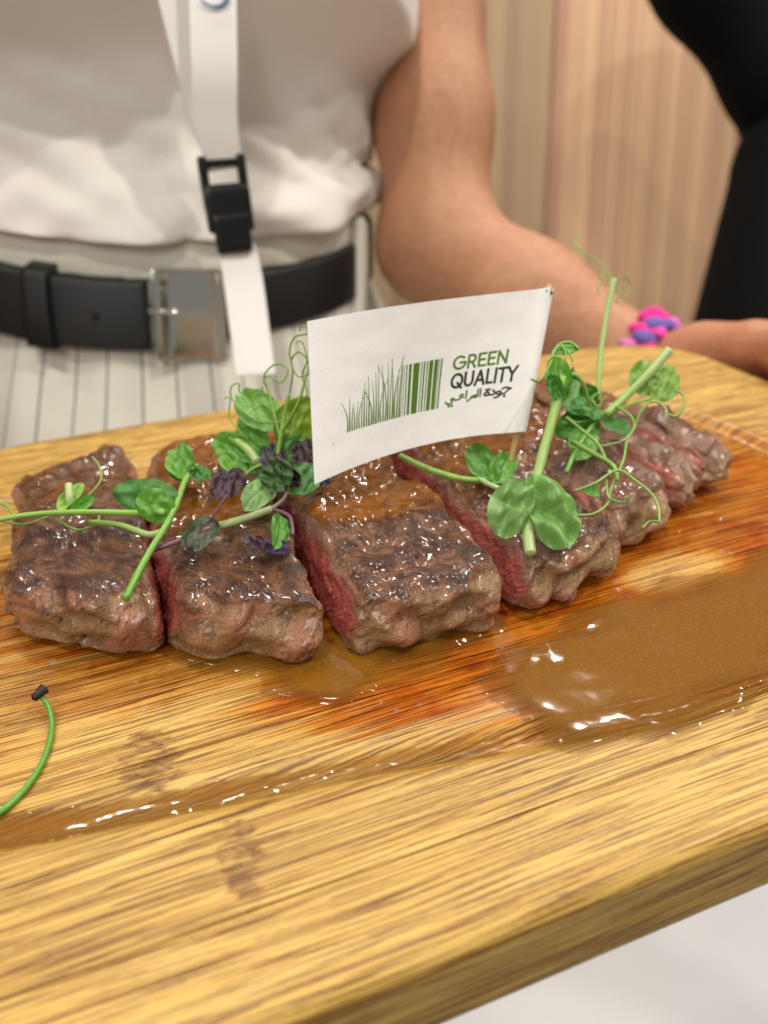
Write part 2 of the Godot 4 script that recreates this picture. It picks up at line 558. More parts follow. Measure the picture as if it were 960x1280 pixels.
func build_sauces() -> void:
	var brown := sauce_mat(Color(0.58, 0.395, 0.150, 0.90), 1.0)
	var o := board_thing("gravy_pool", "large glossy brown gravy pool lying on the board right of the steak slices", "gravy", Vector3(0.06, 0, 0.04))
	part("gravy", sheet(curve([Vector3(0.01851, 0.00000, 0.03334), Vector3(0.01588, 0.00000, 0.04167), Vector3(0.01761, 0.00000, 0.05207), Vector3(0.02401, -0.00000, 0.06171), Vector3(0.03726, 0.00000, 0.06566), Vector3(0.05407, 0.00000, 0.06553), Vector3(0.07167, -0.00000, 0.06391), Vector3(0.10266, -0.00000, 0.05577), Vector3(0.12529, 0.00000, 0.04015), Vector3(0.12413, -0.00000, 0.02026), Vector3(0.10754, -0.00000, 0.02146), Vector3(0.08563, -0.00000, 0.02316), Vector3(0.06858, -0.00000, 0.02315), Vector3(0.05248, 0.00000, 0.02395), Vector3(0.03961, -0.00000, 0.02816), Vector3(0.03036, 0.00000, 0.02910)], 6, true), 0.0014, 0.0065, 0.0009, 0.34), brown, o)
	o = board_thing("gravy_pool", "small amber gravy pool in front of the two middle steak slices", "gravy", Vector3(-0.02, 0, 0.02))
	part("gravy", sheet(curve([Vector3(-0.04779, -0.00000, -0.00001), Vector3(-0.04018, 0.00000, 0.00892), Vector3(-0.03175, -0.00000, 0.01673), Vector3(-0.02438, -0.00000, 0.02828), Vector3(-0.01563, 0.00000, 0.03255), Vector3(-0.00289, 0.00000, 0.03084), Vector3(0.01218, 0.00000, 0.02786), Vector3(0.02674, -0.00000, 0.02588), Vector3(0.03335, 0.00000, 0.02371), Vector3(0.02736, 0.00000, 0.01395), Vector3(-0.00320, 0.00000, 0.00942), Vector3(-0.03137, -0.00000, 0.00053)], 6, true), 0.0015, 0.005, 0.0009, 0.30), sauce_mat(Color(0.60, 0.41, 0.13, 0.84), 1.0), o)
	o = board_thing("gravy_streak", "long streak of brown gravy lying in the board's front juice groove", "gravy", Vector3(-0.05, 0, 0.045))
	var bank := PackedVector3Array()
	var back := PackedVector3Array()
	for k in 15:
		var f := k / 14.0
		var x := lerpf(-0.122, 0.012, f)
		var zc := 0.0
		var best := 1.0
		for p in groove:
			if p.z > 0.0 and absf(p.x - x) < best:
				best = absf(p.x - x)
				zc = p.z
		var w := lerpf(0.0047, 0.0013, f) + 0.0006 * sin(k * 1.7)
		bank.append(Vector3(x, 0, zc + w))
		back.append(Vector3(x, 0, zc - w * 1.05))
	back.reverse()
	bank.append_array(back)
	part("gravy", sheet(bank, 0.0008, 0.003, 0.0007, 0.5, true), sauce_mat(Color(0.62, 0.41, 0.13, 0.82), 1.0), o)
	# oil beads left on wet wood
	var beads := MB.new()
	var spots := [Vector3(0.15662, -0.00000, -0.04694), Vector3(0.15738, -0.00000, -0.04494), Vector3(0.15913, -0.00000, -0.03854), Vector3(0.15888, 0.00000, -0.03944), Vector3(0.08760, 0.00000, 0.03046), Vector3(0.08735, 0.00000, 0.03419), Vector3(0.09705, -0.00000, 0.00247), Vector3(0.10026, 0.00000, 0.01589), Vector3(0.10203, 0.00000, 0.01760), Vector3(0.06403, 0.00000, 0.01995), Vector3(0.06452, 0.00000, 0.02404), Vector3(0.06129, 0.00000, 0.03145), Vector3(-0.05574, 0.00000, 0.01601), Vector3(-0.05254, 0.00000, 0.01844), Vector3(-0.08230, -0.00000, -0.03255), Vector3(-0.07495, -0.00000, -0.00921), Vector3(0.01029, 0.00000, 0.04821), Vector3(0.09634, 0.00000, 0.01411), Vector3(0.04136, 0.00000, 0.02893), Vector3(0.06579, -0.00000, 0.01673)]
	for k in 46:
		var p: Vector3 = spots[k] if k < spots.size() else Vector3(rng.randf_range(-0.09, 0.14), 0, rng.randf_range(0.0, 0.05))
		if k >= spots.size() and wet(p.x, p.z) < 0.5: continue
		var r := rng.randf_range(0.0005, 0.0011)
		var first := beads.v.size()
		var y0 := board_top(p.x, p.z)
		for j in 5:
			for i in 10:
				var th := j / 4.0 * PI / 2.0
				beads.add(Vector3(p.x + cos(TAU * i / 10) * sin(th) * r, y0 + 0.0001 + cos(th) * r * 0.6, p.z + sin(TAU * i / 10) * sin(th) * r * 1.1))
		beads.net(first, 10, 5, true)
	var bm := mat(Color(0.95, 0.85, 0.7, 0.10), 0.06)
	bm.transparency = BaseMaterial3D.TRANSPARENCY_ALPHA
	bm.albedo_texture = null
	o = board_thing("oil_beads", "tiny clear beads of fat scattered over the wet wood round the steak", "oil", Vector3(0.02, 0, 0.02))
	var ob := part("bead", beads, bm, o)
	o.set_meta("kind", "stuff")

# ---------------------------------------------------------------- steak
func noise_tex(freq: float, oct: int, gain: float, seed_: int, size := 512, ramp: Gradient = null, normal := false) -> NoiseTexture2D:
	var n := NoiseTexture2D.new()
	n.width = size
	n.height = size
	n.seamless = true
	var q := FastNoiseLite.new()
	q.seed = seed_
	q.frequency = freq
	q.fractal_octaves = oct
	q.fractal_gain = gain
	n.noise = q
	if ramp: n.color_ramp = ramp
	return n

func ramp(stops: Array) -> Gradient:
	var g := Gradient.new()
	g.offsets = PackedFloat32Array(stops.map(func(s): return s[0]))
	g.colors = PackedColorArray(stops.map(func(s): return s[1]))
	return g

func build_steak() -> void:
	var m := mat(Color.WHITE, 0.3, true)
	m.albedo_texture = noise_tex(0.03, 5, 0.7, 3, 512, ramp([[0.25, Color(0.78, 0.74, 0.70)], [0.5, Color(0.93, 0.92, 0.90)], [0.72, Color(1, 0.99, 0.97)]]))
	m.roughness_texture = noise_tex(0.02, 4, 0.65, 8, 512, ramp([[0.3, Color(0.42, 0.42, 0.42)], [0.5, Color(0.9, 0.9, 0.9)], [0.7, Color(1, 1, 1)]]))
	m.roughness = 0.20
	m.heightmap_enabled = true
	m.heightmap_texture = noise_tex(0.04, 4, 0.65, 21, 512)
	m.heightmap_scale = 0.036
	m.heightmap_deep_parallax = false
	m.uv1_triplanar = true
	m.uv1_triplanar_sharpness = 3.0
	m.uv1_scale = Vector3.ONE * 70.0
	m.metallic_specular = 0.5
	m.clearcoat_enabled = true
	m.clearcoat = 0.55
	m.clearcoat_roughness = 0.07
	var glaze := mat(Color(0.60, 0.37, 0.11, 0.74), 0.1, true)
	glaze.albedo_texture = noise_tex(0.02, 3, 0.5, 31, 256, ramp([[0.2, Color(0.75, 0.7, 0.65)], [0.7, Color(1, 1, 1)]]))
	glaze.uv1_triplanar = true
	glaze.uv1_scale = Vector3.ONE * 30.0
	glaze.transparency = BaseMaterial3D.TRANSPARENCY_ALPHA
	# front middle, back middle (x, z), widths, heights, slant of the front, lean of the sides, whether the left side is a cut, glaze
	steak_slice("browned end slice of steak with fatty lumpy front, leftmost of the row", m, glaze, Vector2(-0.0665, -0.010), Vector2(-0.0660, -0.092), 0.037, 0.034, 0.0185, 0.0185, 0.010, 0.0, false, 0.25, 1.0)
	steak_slice("steak slice second from the left, grey fatty front and pink cut side", m, glaze, Vector2(-0.0305, 0.0095), Vector2(-0.0290, -0.088), 0.0330, 0.035, 0.0175, 0.0185, 0.007, 0.0075, true, 0.75, 2.0)
	steak_slice("broad steak slice with deep pink cut side, standing below the paper flag", m, glaze, Vector2(0.0075, 0.0212), Vector2(0.0095, -0.090), 0.0375, 0.037, 0.0170, 0.0185, 0.001, 0.0045, true, 0.9, 3.0, 0.0015)
	steak_slice("steak slice with pink cut side under the cut pea shoot stem", m, glaze, Vector2(0.0465, 0.0175), Vector2(0.0480, -0.092), 0.0320, 0.034, 0.0160, 0.0185, -0.0045, 0.0055, true, 0.8, 4.0, 0.0065)
	steak_slice("steak slice with folded pale fat at its front, third from the right end", m, glaze, Vector2(0.0830, 0.0040), Vector2(0.0740, -0.094), 0.0275, 0.027, 0.0165, 0.0185, -0.003, 0.003, true, 0.55, 5.0)
	steak_slice("narrow steak slice with rounded pink front, next to the right end slice", m, glaze, Vector2(0.1045, -0.0045), Vector2(0.0910, -0.092), 0.0142, 0.0165, 0.0175, 0.0185, -0.002, 0.002, true, 0.3, 6.0)
	steak_slice("grey pink end slice of steak, rightmost of the row", m, glaze, Vector2(0.1235, -0.0125), Vector2(0.1010, -0.092), 0.0195, 0.0175, 0.0172, 0.0185, -0.003, 0.002, true, 0.3, 7.0)

func steak_slice(label: String, m: Material, glaze: Material, front: Vector2, back: Vector2, wf: float, wb: float, hf: float, hb: float, slant: float, lean: float, left_cut: bool, glazed: float, sd: float, bend := 0.0) -> void:
	var long := front.distance_to(back)
	var axis := (front - back) / long          # towards the viewer, in x, z
	var across := Vector2(axis.y, -axis.x)     # to the right
	var cell := 0.00075
	var nx := ceili(maxf(wf, wb) / cell)
	var ny := ceili(hb / cell)
	var nn := ceili(long / (cell * 1.15))
	var lat := lattice(nx, ny, nn)
	var pts: PackedVector3Array = lat[0]
	var mb := MB.new()
	mb.t = lat[1]
	var gl := MB.new()
	var ids := {}
	var rad := 0.0044
	for k in pts.size():
		var p := pts[k]
		var s := (1.0 - p.z) * 0.5
		var w := lerpf(wf, wb, s)
		var h := lerpf(hf, hb, smoothstep(0.0, 0.4, s))
		var half := Vector3(w * 0.5, h * 0.5, long * 0.5)
		var q := p * half
		var r := rad * (2.0 if sd >= 6.0 else 1.5 if sd >= 5.0 else 1.0) * (1.7 if not left_cut and p.x < 0.0 else 1.0)
		var core := q.clamp(-half + Vector3.ONE * r, half - Vector3.ONE * r)
		var off := q - core
		var nrm := off.normalized() if off.length_squared() > 0.0 else Vector3.UP
		# round the edges; keep flat faces flat
		var pos := core + nrm * minf(off.length(), r) if off.length_squared() > 0.0 else q
		var top := smoothstep(0.45, 0.85, nrm.y)
		var side := smoothstep(0.5, 0.9, absf(nrm.x))
		var end := smoothstep(0.45, 0.85, absf(nrm.z))
		var cut := side if (nrm.x > 0.0 or left_cut) else 0.0
		var rind := 1.0 - clampf(top + cut, 0.0, 1.0)
		var a := pos * 1000.0 + Vector3(sd * 37.0, sd * 11.0, sd * 23.0)
		var n1 := nz.get_noise_3d(a.x * 0.085, a.y * 0.085, a.z * 0.085)
		var n2 := nf.get_noise_3d(a.x * 0.21, a.y * 0.21, a.z * 0.21)
		var n3 := nf.get_noise_3d(a.x * 0.62, a.y * 0.62, a.z * 0.62)
		var fold := nz.get_noise_2d(a.x * 0.16 + n1 * 1.2, a.y * 0.05 + sd)
		var lift := 0.0
		var grain := nz.get_noise_2d(a.x * 0.10 + a.z * 0.03, a.z * 0.62 + n1)
		lift += top * (0.0012 * n1 + 0.0007 * n2 + 0.00022 * n3 + 0.00035 * grain)
		lift += rind * (0.0019 * n1 + 0.00045 * n2 + 0.00012 * n3 - (0.0018 if sd < 1.5 else 0.0009) * pow(maxf(0.0, 1.0 - absf(fold) * 5.0), 1.5))
		var fibre := nz.get_noise_3d(a.x * 0.5, a.y * 0.85 + a.z * 0.35, a.z * 0.18)
		lift += cut * (0.0006 * n1 + 0.0007 * fibre + 0.0002 * n3 + 0.0008 * sin(a.z * 0.11 + sd))
		if nrm.y < -0.5: lift *= 0.2
		pos += nrm * lift
		var n0 := nz.get_noise_3d(a.x * 0.035, 3.0 * sd, a.z * 0.035)
		pos.y += 0.0030 * n0 * smoothstep(-0.4, 1.0, p.y) * smoothstep(0.0, 0.3, s)
		pos.x += 0.0022 * nz.get_noise_2d(a.z * 0.045 + 9.0 * sd, p.x) * smoothstep(0.1, 0.4, s)
		pos.y += half.y
		# ends narrow unevenly, sides lean, the front is cut aslant
		var frontness := smoothstep(0.55, 1.0, p.z)
		pos.x += bend * sm(0.25, 1.0, p.z) + lean * (pos.y / h - 0.4) * (1.0 - 0.45 * smoothstep(-1.0, 1.0, p.x)) + 0.0016 * sin(pos.z * 48.0 + sd * 2.0)
		pos.z += slant * (p.x) * smoothstep(-0.4, 1.0, p.z)
		pos.z -= (0.006 if not left_cut else 0.002) * frontness * maxf(0.0, -p.x) ** 2
		pos.z += 0.0018 * frontness * (1.0 - p.y * p.y) + 0.0025 * nz.get_noise_2d(p.x * 1.4 + sd * 5.0, p.y) * absf(p.z) ** 3
		if pos.y < 0.0015: pos.y = maxf(pos.y, 0.0001) + 0.0006 * maxf(0.0, n2) * (1.0 - frontness)
		var mid := (front + back) * 0.5
		var flat := mid + across * pos.x + axis * pos.z
		# colour of crust, fat rind and cut meat
		var hh := clampf(pos.y / h, 0.0, 1.2)
		var crust := Color(0.180, 0.066, 0.026).lerp(Color(0.074, 0.021, 0.010), smoothstep(-0.22, 0.30, n2 + 0.6 * n1))
		crust = crust.lerp(Color(0.31, 0.165, 0.070), smoothstep(0.12, 0.5, n3 - 0.5 * n2) * 0.5)
		crust = crust.lerp(Color(0.036, 0.012, 0.007), smoothstep(0.22, 0.6, n3 + 0.8 * n2 + 0.3 * fold) * 0.85)
		var fat := Color(0.37, 0.215, 0.100).lerp(Color(0.46, 0.200, 0.120), smoothstep(-0.15, 0.35, n1 + 0.4 * n3))
		fat = fat.lerp(Color(0.19, 0.090, 0.038), smoothstep(0.0, 0.5, n2 + (hh - 0.62) * 0.9))
		fat = fat.lerp(Color(0.60, 0.41, 0.25), smoothstep(0.15, 0.5, n3) * 0.5)
		var band := absf(hh - 0.47) * 2.0 + 0.22 * n2
		var edge_in := smoothstep(0.50, 0.92, band + 0.5 * smoothstep(0.86, 1.0, absf(p.z)))
		var raw := Color(0.54, 0.140, 0.120).lerp(Color(0.40, 0.066, 0.064), smoothstep(-0.12, 0.25, fibre + 0.3 * n2))
		raw = raw.lerp(Color(0.66, 0.22, 0.17), smoothstep(0.18, 0.5, n3 + 0.3 * fibre) * 0.7)
		raw = raw.lerp(Color(0.30, 0.150, 0.100), edge_in)
		var col := fat.lerp(crust, top)
		col = col.lerp(raw, cut)
		if not left_cut and nrm.x < 0.0: col = col.lerp(crust.lerp(fat, 0.45 + 0.5 * n1), side * 0.7)
		if sd >= 5.0: col = col.lerp(Color(0.56, 0.29, 0.20), (0.35 if sd < 6.0 else 0.5) * (1.0 - cut * 0.3) * (0.6 + n1))
		var at := Vector3(flat.x, pos.y, flat.y)
		mb.add(at, col)
		if p.y > 0.999:
			var g := smoothstep(0.0, 0.35, 0.25 * n1 + 0.45 * n2 + glazed * smoothstep(0.022, 0.045, long * s) - 0.22) * top
			ids[k] = gl.add(at + Vector3(0, 0.00028 + 0.0005 * g, 0), Color(1, 1, 1, g))
	var o := board_thing("steak_slice", label, "steak slice", Vector3((front.x + back.x) * 0.5, 0, (front.y + back.y) * 0.5), "steak slices in a row on the board")
	part("meat", mb, m, o)
	for k in range(0, mb.t.size(), 3):
		var a := mb.t[k]
		var b := mb.t[k + 1]
		var c := mb.t[k + 2]
		if ids.has(a) and ids.has(b) and ids.has(c):
			if maxf(gl.c[ids[a]].a, maxf(gl.c[ids[b]].a, gl.c[ids[c]].a)) > 0.02: gl.tri(ids[a], ids[b], ids[c])
	if gl.t.size() > 60: part("sauce_glaze", gl, glaze, o)

# ---------------------------------------------------------------- flag
func stroke(img: Image, pts: PackedVector2Array, w0: float, w1: float, col: Color) -> void:
	var n := pts.size()
	for i in n - 1:
		var a := pts[i]
		var b := pts[i + 1]
		var wa := lerpf(w0, w1, float(i) / (n - 1)) * 0.5
		var wb := lerpf(w0, w1, float(i + 1) / (n - 1)) * 0.5
		var pad := maxf(wa, wb) + 1.5
		var lo := (a.min(b) - Vector2.ONE * pad).max(Vector2.ZERO)
		var hi := (a.max(b) + Vector2.ONE * pad).min(Vector2(img.get_width() - 1, img.get_height() - 1))
		var d := b - a
		for y in range(int(lo.y), int(hi.y) + 1):
			for x in range(int(lo.x), int(hi.x) + 1):
				var p := Vector2(x + 0.5, y + 0.5)
				var s := clampf((p - a).dot(d) / maxf(d.length_squared(), 1e-9), 0.0, 1.0)
				var cover := clampf(lerpf(wa, wb, s) - p.distance_to(a + d * s) + 0.5, 0.0, 1.0)
				if cover > 0.0:
					var old := img.get_pixel(x, y)
					img.set_pixel(x, y, old.lerp(col, cover))

func arc(cx: float, cy: float, r: float, a0: float, a1: float, n := 16) -> Array:
	var out := []
	for k in n + 1:
		var a := deg_to_rad(lerpf(a0, a1, float(k) / n))
		out.append(Vector2(cx + cos(a) * r, cy - sin(a) * r))
	return out

# strokes of a letter on a 1-high box, y down; returns its width
func letter(ch: String) -> Array:
	match ch:
		"G": return [0.98, [arc(0.5, 0.5, 0.46, 48, 360, 26), [Vector2(0.96, 0.5), Vector2(0.55, 0.5)], [Vector2(0.96, 0.5), Vector2(0.93, 0.72)]]]
		"R": return [0.68, [[Vector2(0.08, 1), Vector2(0.08, 0.04), Vector2(0.34, 0.04)] + arc(0.34, 0.3, 0.26, 90, -90, 12) + [Vector2(0.08, 0.56)], [Vector2(0.36, 0.57), Vector2(0.62, 1)]]]
		"E": return [0.60, [[Vector2(0.56, 0.04), Vector2(0.08, 0.04), Vector2(0.08, 0.96), Vector2(0.57, 0.96)], [Vector2(0.08, 0.49), Vector2(0.51, 0.49)]]]
		"N": return [0.80, [[Vector2(0.08, 1), Vector2(0.08, 0.03), Vector2(0.72, 0.97), Vector2(0.72, 0)]]]
		"Q": return [1.0, [arc(0.5, 0.5, 0.46, 0, 360, 30), [Vector2(0.56, 0.66), Vector2(0.92, 1.02)]]]
		"U": return [0.80, [[Vector2(0.08, 0), Vector2(0.08, 0.62)] + arc(0.40, 0.62, 0.33, 180, 360, 14) + [Vector2(0.73, 0)]]]
		"A": return [0.84, [[Vector2(0.04, 1), Vector2(0.42, 0.02), Vector2(0.80, 1)], [Vector2(0.18, 0.68), Vector2(0.66, 0.68)]]]
		"L": return [0.56, [[Vector2(0.08, 0), Vector2(0.08, 0.96), Vector2(0.54, 0.96)]]]
		"I": return [0.22, [[Vector2(0.10, 0), Vector2(0.10, 1)]]]
		"T": return [0.66, [[Vector2(0.0, 0.04), Vector2(0.66, 0.04)], [Vector2(0.33, 0.04), Vector2(0.33, 1)]]]
	return [0.74, [[Vector2(0.0, 0), Vector2(0.37, 0.52), Vector2(0.74, 0)], [Vector2(0.37, 0.52), Vector2(0.37, 1)]]]

func write(img: Image, word: String, box: Rect2, thick: float, col: Color) -> void:
	var total := 0.0
	for ch in word: total += letter(ch)[0] + 0.14
	total -= 0.14
	var x := 0.0
	for ch in word:
		var l := letter(ch)
		for s in l[1]:
			var pts := PackedVector2Array()
			for p in s: pts.append(box.position + Vector2((x + p.x) / total * box.size.x, p.y * box.size.y))
			stroke(img, pts, thick, thick, col)
		x += l[0] + 0.14

func flag_print() -> Image:
	var w := 1400
	var h := 860
	var img := Image.create(w, h, false, Image.FORMAT_RGB8)
	var speck := FastNoiseLite.new()
	speck.frequency = 0.06
	speck.fractal_octaves = 3
	for y in h:
		for x in w:
			var g := 0.89 + 0.022 * speck.get_noise_2d(x, y) + 0.012 * speck.get_noise_2d(x * 0.12, y * 0.12 + 900.0)
			img.set_pixel(x, y, Color(g, g * 0.985, g * 0.975))
	var leaf := Color(0.29, 0.43, 0.02)
	var deep := Color(0.10, 0.15, 0.08)
	var r := RandomNumberGenerator.new()
	r.seed = 12
	# fibres and specks of the recycled paper
	for k in 60:
		var p := Vector2(r.randf() * w, r.randf() * h)
		stroke(img, PackedVector2Array([p, p + Vector2(r.randf_range(-5, 5), r.randf_range(-4, 4))]), 1.6, 1.0, Color(0.62, 0.58, 0.54))
	stroke(img, PackedVector2Array([Vector2(122, 690), Vector2(126, 694)]), 5.0, 3.0, Color(0.32, 0.29, 0.27))
	# bars: left edge and width, in hundredths of the flag's width
	var bars := [[38.8, 0.30], [39.7, 0.35], [40.7, 0.55], [41.9, 1.15], [43.8, 2.75], [47.3, 0.45], [48.4, 0.75], [49.8, 0.5], [50.9, 1.75], [53.2, 1.65], [55.2, 0.3], [56.0, 0.65]]
	for b in bars:
		var x0: float = b[0] / 100.0 * w
		var bw: float = b[1] / 100.0 * w
		img.fill_rect(Rect2i(int(x0), int(h * 0.410), int(bw) + 1, int(h * 0.350)), leaf)
	# blades of grass that turn into bars
	for k in 23:
		var f := k / 22.0
		var bx := lerpf(0.150, 0.383, f) * w
		var tall := (lerpf(0.19, 0.36, smoothstep(0.0, 0.75, f)) + r.randf_range(-0.07, 0.06)) * h
		var bend := r.randf_range(-0.016, 0.018) * w
		if k == 0: bend = -0.026 * w
		if k in [5, 14]: bend = 0.034 * w
		if k in [10, 16]: bend = -0.036 * w
		if k == 20: bend = 0.03 * w
		var pts := PackedVector2Array()
		for s in 15:
			var q := s / 14.0
			pts.append(Vector2(bx + bend * q * q + (bend * -0.2 * sin(q * PI)), h * 0.755 - tall * q))
		stroke(img, pts, r.randf_range(8.5, 11.5), 2.2, leaf.lerp(Color(0.25, 0.40, 0.05), r.randf() * 0.6))
	write(img, "GREEN", Rect2(0.617 * w, 0.412 * h, 0.240 * w, 0.092 * h), 0.0168 * h, leaf)
	write(img, "QUALITY", Rect2(0.617 * w, 0.535 * h, 0.290 * w, 0.100 * h), 0.0185 * h, deep)
	# the Arabic line, strokes on an 82 by 26 field, y up from the writing line
	var field := Rect2(0.606 * w, 0.668 * h, 0.292 * w, 0.080 * h)
	var jawda := [[Vector2(70, 10), Vector2(74, 12.5), Vector2(81, 9.5), Vector2(77, 6.5), Vector2(74, 1), Vector2(70, 0), Vector2(68.5, 1.5)], arc(66, -3, 2.9, -20, 340, 14), [Vector2(68.7, 3), Vector2(68.5, -1.5), Vector2(65.5, -5), Vector2(61, -6)], [Vector2(58, 9.5), Vector2(61, 5), Vector2(60, 0.8), Vector2(55, 0.4)], arc(50.5, -3.2, 3.0, 40, 400, 14), [Vector2(52.6, 5.6), Vector2(50.8, 8.4)]]
	var maraai := [[Vector2(45, 15), Vector2(45, 0)], [Vector2(41.5, 15), Vector2(41.5, 1.5), Vector2(40, 0), Vector2(35.5, 0)], arc(37.5, -2.0, 2.0, -90, 270, 12), [Vector2(35.5, 0), Vector2(33, 2), Vector2(32.5, -2), Vector2(28, -6)], [Vector2(26, 15), Vector2(26, 0)], [Vector2(22, 8.5), Vector2(19, 9.3), Vector2(17.3, 7), Vector2(18.6, 4.2), Vector2(22.6, 3.6)], [Vector2(19, 4.2), Vector2(17, 0.4), Vector2(11, 0)], [Vector2(11, 0), Vector2(8, 4.4), Vector2(5, 2.8), Vector2(7.5, -1), Vector2(6, -5), Vector2(0.5, -5.5), Vector2(-2, -1)]]
	for s in jawda: arabic(img, s, field, deep, 0.0140 * h)
	for s in maraai: arabic(img, s.map(func(p): return Vector2(p.x * 0.94, p.y)), field, leaf.darkened(0.12), 0.0135 * h)
	for d in [[73.5, -4.5, deep], [49.5, 11.5, deep], [53.2, 11.5, deep], [2.6, -10.0, leaf], [6.6, -10.0, leaf]]:
		arabic(img, [Vector2(d[0], d[1]), Vector2(d[0] + 0.3, d[1])], field, d[2], 0.019 * h)
	return img

func arabic(img: Image, s: Array, field: Rect2, col: Color, thick: float) -> void:
	var pts := PackedVector2Array()
	for p in s:
		var y: float = p.y if s.size() < 13 else -p.y    # arcs are given y down
		pts.append(field.position + Vector2(p.x / 82.0 * field.size.x, (15.0 - y) / 22.0 * field.size.y))
	stroke(img, pts, thick, thick, col)

func build_flag() -> void:
	var o := board_thing("paper_flag", "white paper flag with green print on a wooden toothpick stuck in the steak", "flag", Vector3(0.04866, 0.01867, -0.01354))
	var tl := Vector3(0.00209, 0.06550, -0.03581)
	var tm := Vector3(0.03781, 0.06561, -0.03760)
	var tr := Vector3(0.07357, 0.06568, -0.03452)
	var bl := Vector3(-0.00542, 0.03037, -0.01407)
	var bm := Vector3(0.02727, 0.03133, -0.02223)
	var br := Vector3(0.05547, 0.03207, -0.01608)
	var foot := Vector3(0.04866, 0.01867, -0.01354)
	var face := (tr - tl).cross(tl - bl).normalized()
	if face.z < 0.0: face = -face
	var nu := 40
	var nv := 24
	var thick := 0.00055
	var front := MB.new()
	var rest := MB.new()
	for sheet_ in 2:
		var mb := front if sheet_ == 0 else rest
		var first := mb.v.size()
		for j in nv + 1:
			for i in nu + 1:
				var f := float(i) / nu
				var v := float(j) / nv
				var top := quad_through(tl, tm, tr, f)
				var bottom := quad_through(bl, bm, br, f)
				var p := top.lerp(bottom, v)
				p += face * (0.0005 * sin(f * 5.0 + v * 3.0) - 0.0007 * sin(v * PI) * (1.0 - f) + 0.00012 * nz.get_noise_2d(f * 6.0, v * 5.0))
				# the two leaves part round the stick at the fold
				var apart := thick * 0.5 + 0.0014 * smoothstep(0.06, 0.028, 1.0 - f) * smoothstep(-0.001, 0.016, 1.0 - f)
				p += face * (apart if sheet_ == 0 else -apart)
				mb.add(p, Color.WHITE, Vector2(f, v))
		mb.net(first, nu + 1, nv + 1, false, sheet_ == 1)
	# cut edges
	var edge := MB.new()
	var loop: Array = []
	for i in nu: loop.append(i)
	for j in nv: loop.append(j * (nu + 1) + nu)
	for i in nu: loop.append(nv * (nu + 1) + nu - i)
	for j in nv: loop.append((nv - j) * (nu + 1))
	for k in loop:
		edge.add(front.v[k], Color.WHITE)
		edge.add(rest.v[k], Color.WHITE)
	var n := loop.size()
	for k in n:
		var a := k * 2
		var b := (k + 1) % n * 2
		edge.quad(a, a + 1, b + 1, b)
	var printed := mat(Color.WHITE, 0.75)
	printed.albedo_texture = ImageTexture.create_from_image(flag_print())
	printed.texture_repeat = false
	printed.backlight_enabled = false
	var plain := mat(Color(0.90, 0.89, 0.87), 0.8)
	part("printed_paper", front, printed, o)
	var back := part("paper_back", rest, plain, o)
	part("paper_edge", edge, plain, o)
	var pick := MB.new()
	var top_p := tr.lerp(tl, 0.024) + (tr - br).normalized() * 0.0008
	var path := PackedVector3Array()
	for k in 25:
		path.append((foot + (foot - top_p).normalized() * 0.008).lerp(top_p, k / 24.0))
	tube(pick, path, 0.00085, 0.00095, Color(0.72, 0.47, 0.22), Color(0.78, 0.55, 0.30), 10, 0.1)
	var wood := mat(Color.WHITE, 0.6, true)
	wood.albedo_texture = noise_tex(0.02, 3, 0.5, 14, 128, ramp([[0.3, Color(0.8, 0.74, 0.66)], [0.7, Color(1, 1, 1)]]))
	wood.uv1_scale = Vector3(6, 0.4, 1)
	part("toothpick", pick, wood, o)
	# two pin-prick specks in the corner by the stick
	var dots := MB.new()
	for q in [Vector2(0.988, 0.045), Vector2(0.966, 0.030)]:
		var c := quad_through(tl, tm, tr, q.x).lerp(quad_through(bl, bm, br, q.x), q.y) + face * (thick * 0.5 + 0.0009)
		var first := dots.v.size()
		var mid := dots.add(c)
		for k in 10: dots.add(c + ((tr - tl).normalized() * cos(TAU * k / 10) + (tl - bl).normalized() * sin(TAU * k / 10)) * (0.00045 if q.x > 0.97 else 0.00028) - face * 0.0003)
		for k in 10: dots.tri(mid, first + 1 + (k + 1) % 10, first + 1 + k)
	part("speck", dots, mat(Color(0.06, 0.06, 0.06), 0.6), o)

func quad_through(a: Vector3, m: Vector3, b: Vector3, f: float) -> Vector3:
	var c := m * 2.0 - (a + b) * 0.5
	return a * (1 - f) * (1 - f) + c * 2.0 * f * (1 - f) + b * f * f

# ---------------------------------------------------------------- greens
const PEA := Color(0.125, 0.335, 0.040)
const PEA_DARK := Color(0.055, 0.200, 0.028)
const PEA_PALE := Color(0.23, 0.42, 0.13)
const PEA_YELLOW := Color(0.20, 0.33, 0.028)
const STALK := Color(0.27, 0.48, 0.09)
const STALK_PALE := Color(0.42, 0.52, 0.22)
const TENDRIL := Color(0.20, 0.36, 0.07)
const SHISO := Color(0.040, 0.013, 0.024)
const SHISO_STALK := Color(0.16, 0.07, 0.10)
var leafy: StandardMaterial3D
var stalky: StandardMaterial3D

func stem(o: Node3D, pts: Array, r0: float, r1: float, c0: Color, c1: Color, called := "stem") -> void:
	var m := MB.new()
	tube(m, curve(pts, 9), r0 * 0.00086, r1 * 0.00086, c0, c1, 9, 0.08)
	part(called, m, stalky, o)

func leaf(o: Node3D, a: Vector3, b: Vector3, face: Vector3, wide: float, col: Color, fold := 0.2, cup := 0.0, nick := 0.0, ear := 0.0, wave := 0.08) -> void:
	var m := MB.new()
	blade(m, a, b, face, wide * 0.001, col, fold, cup, nick, ear, wave, rng.randf() * 20.0)
	part("leaf", m, leafy, o)

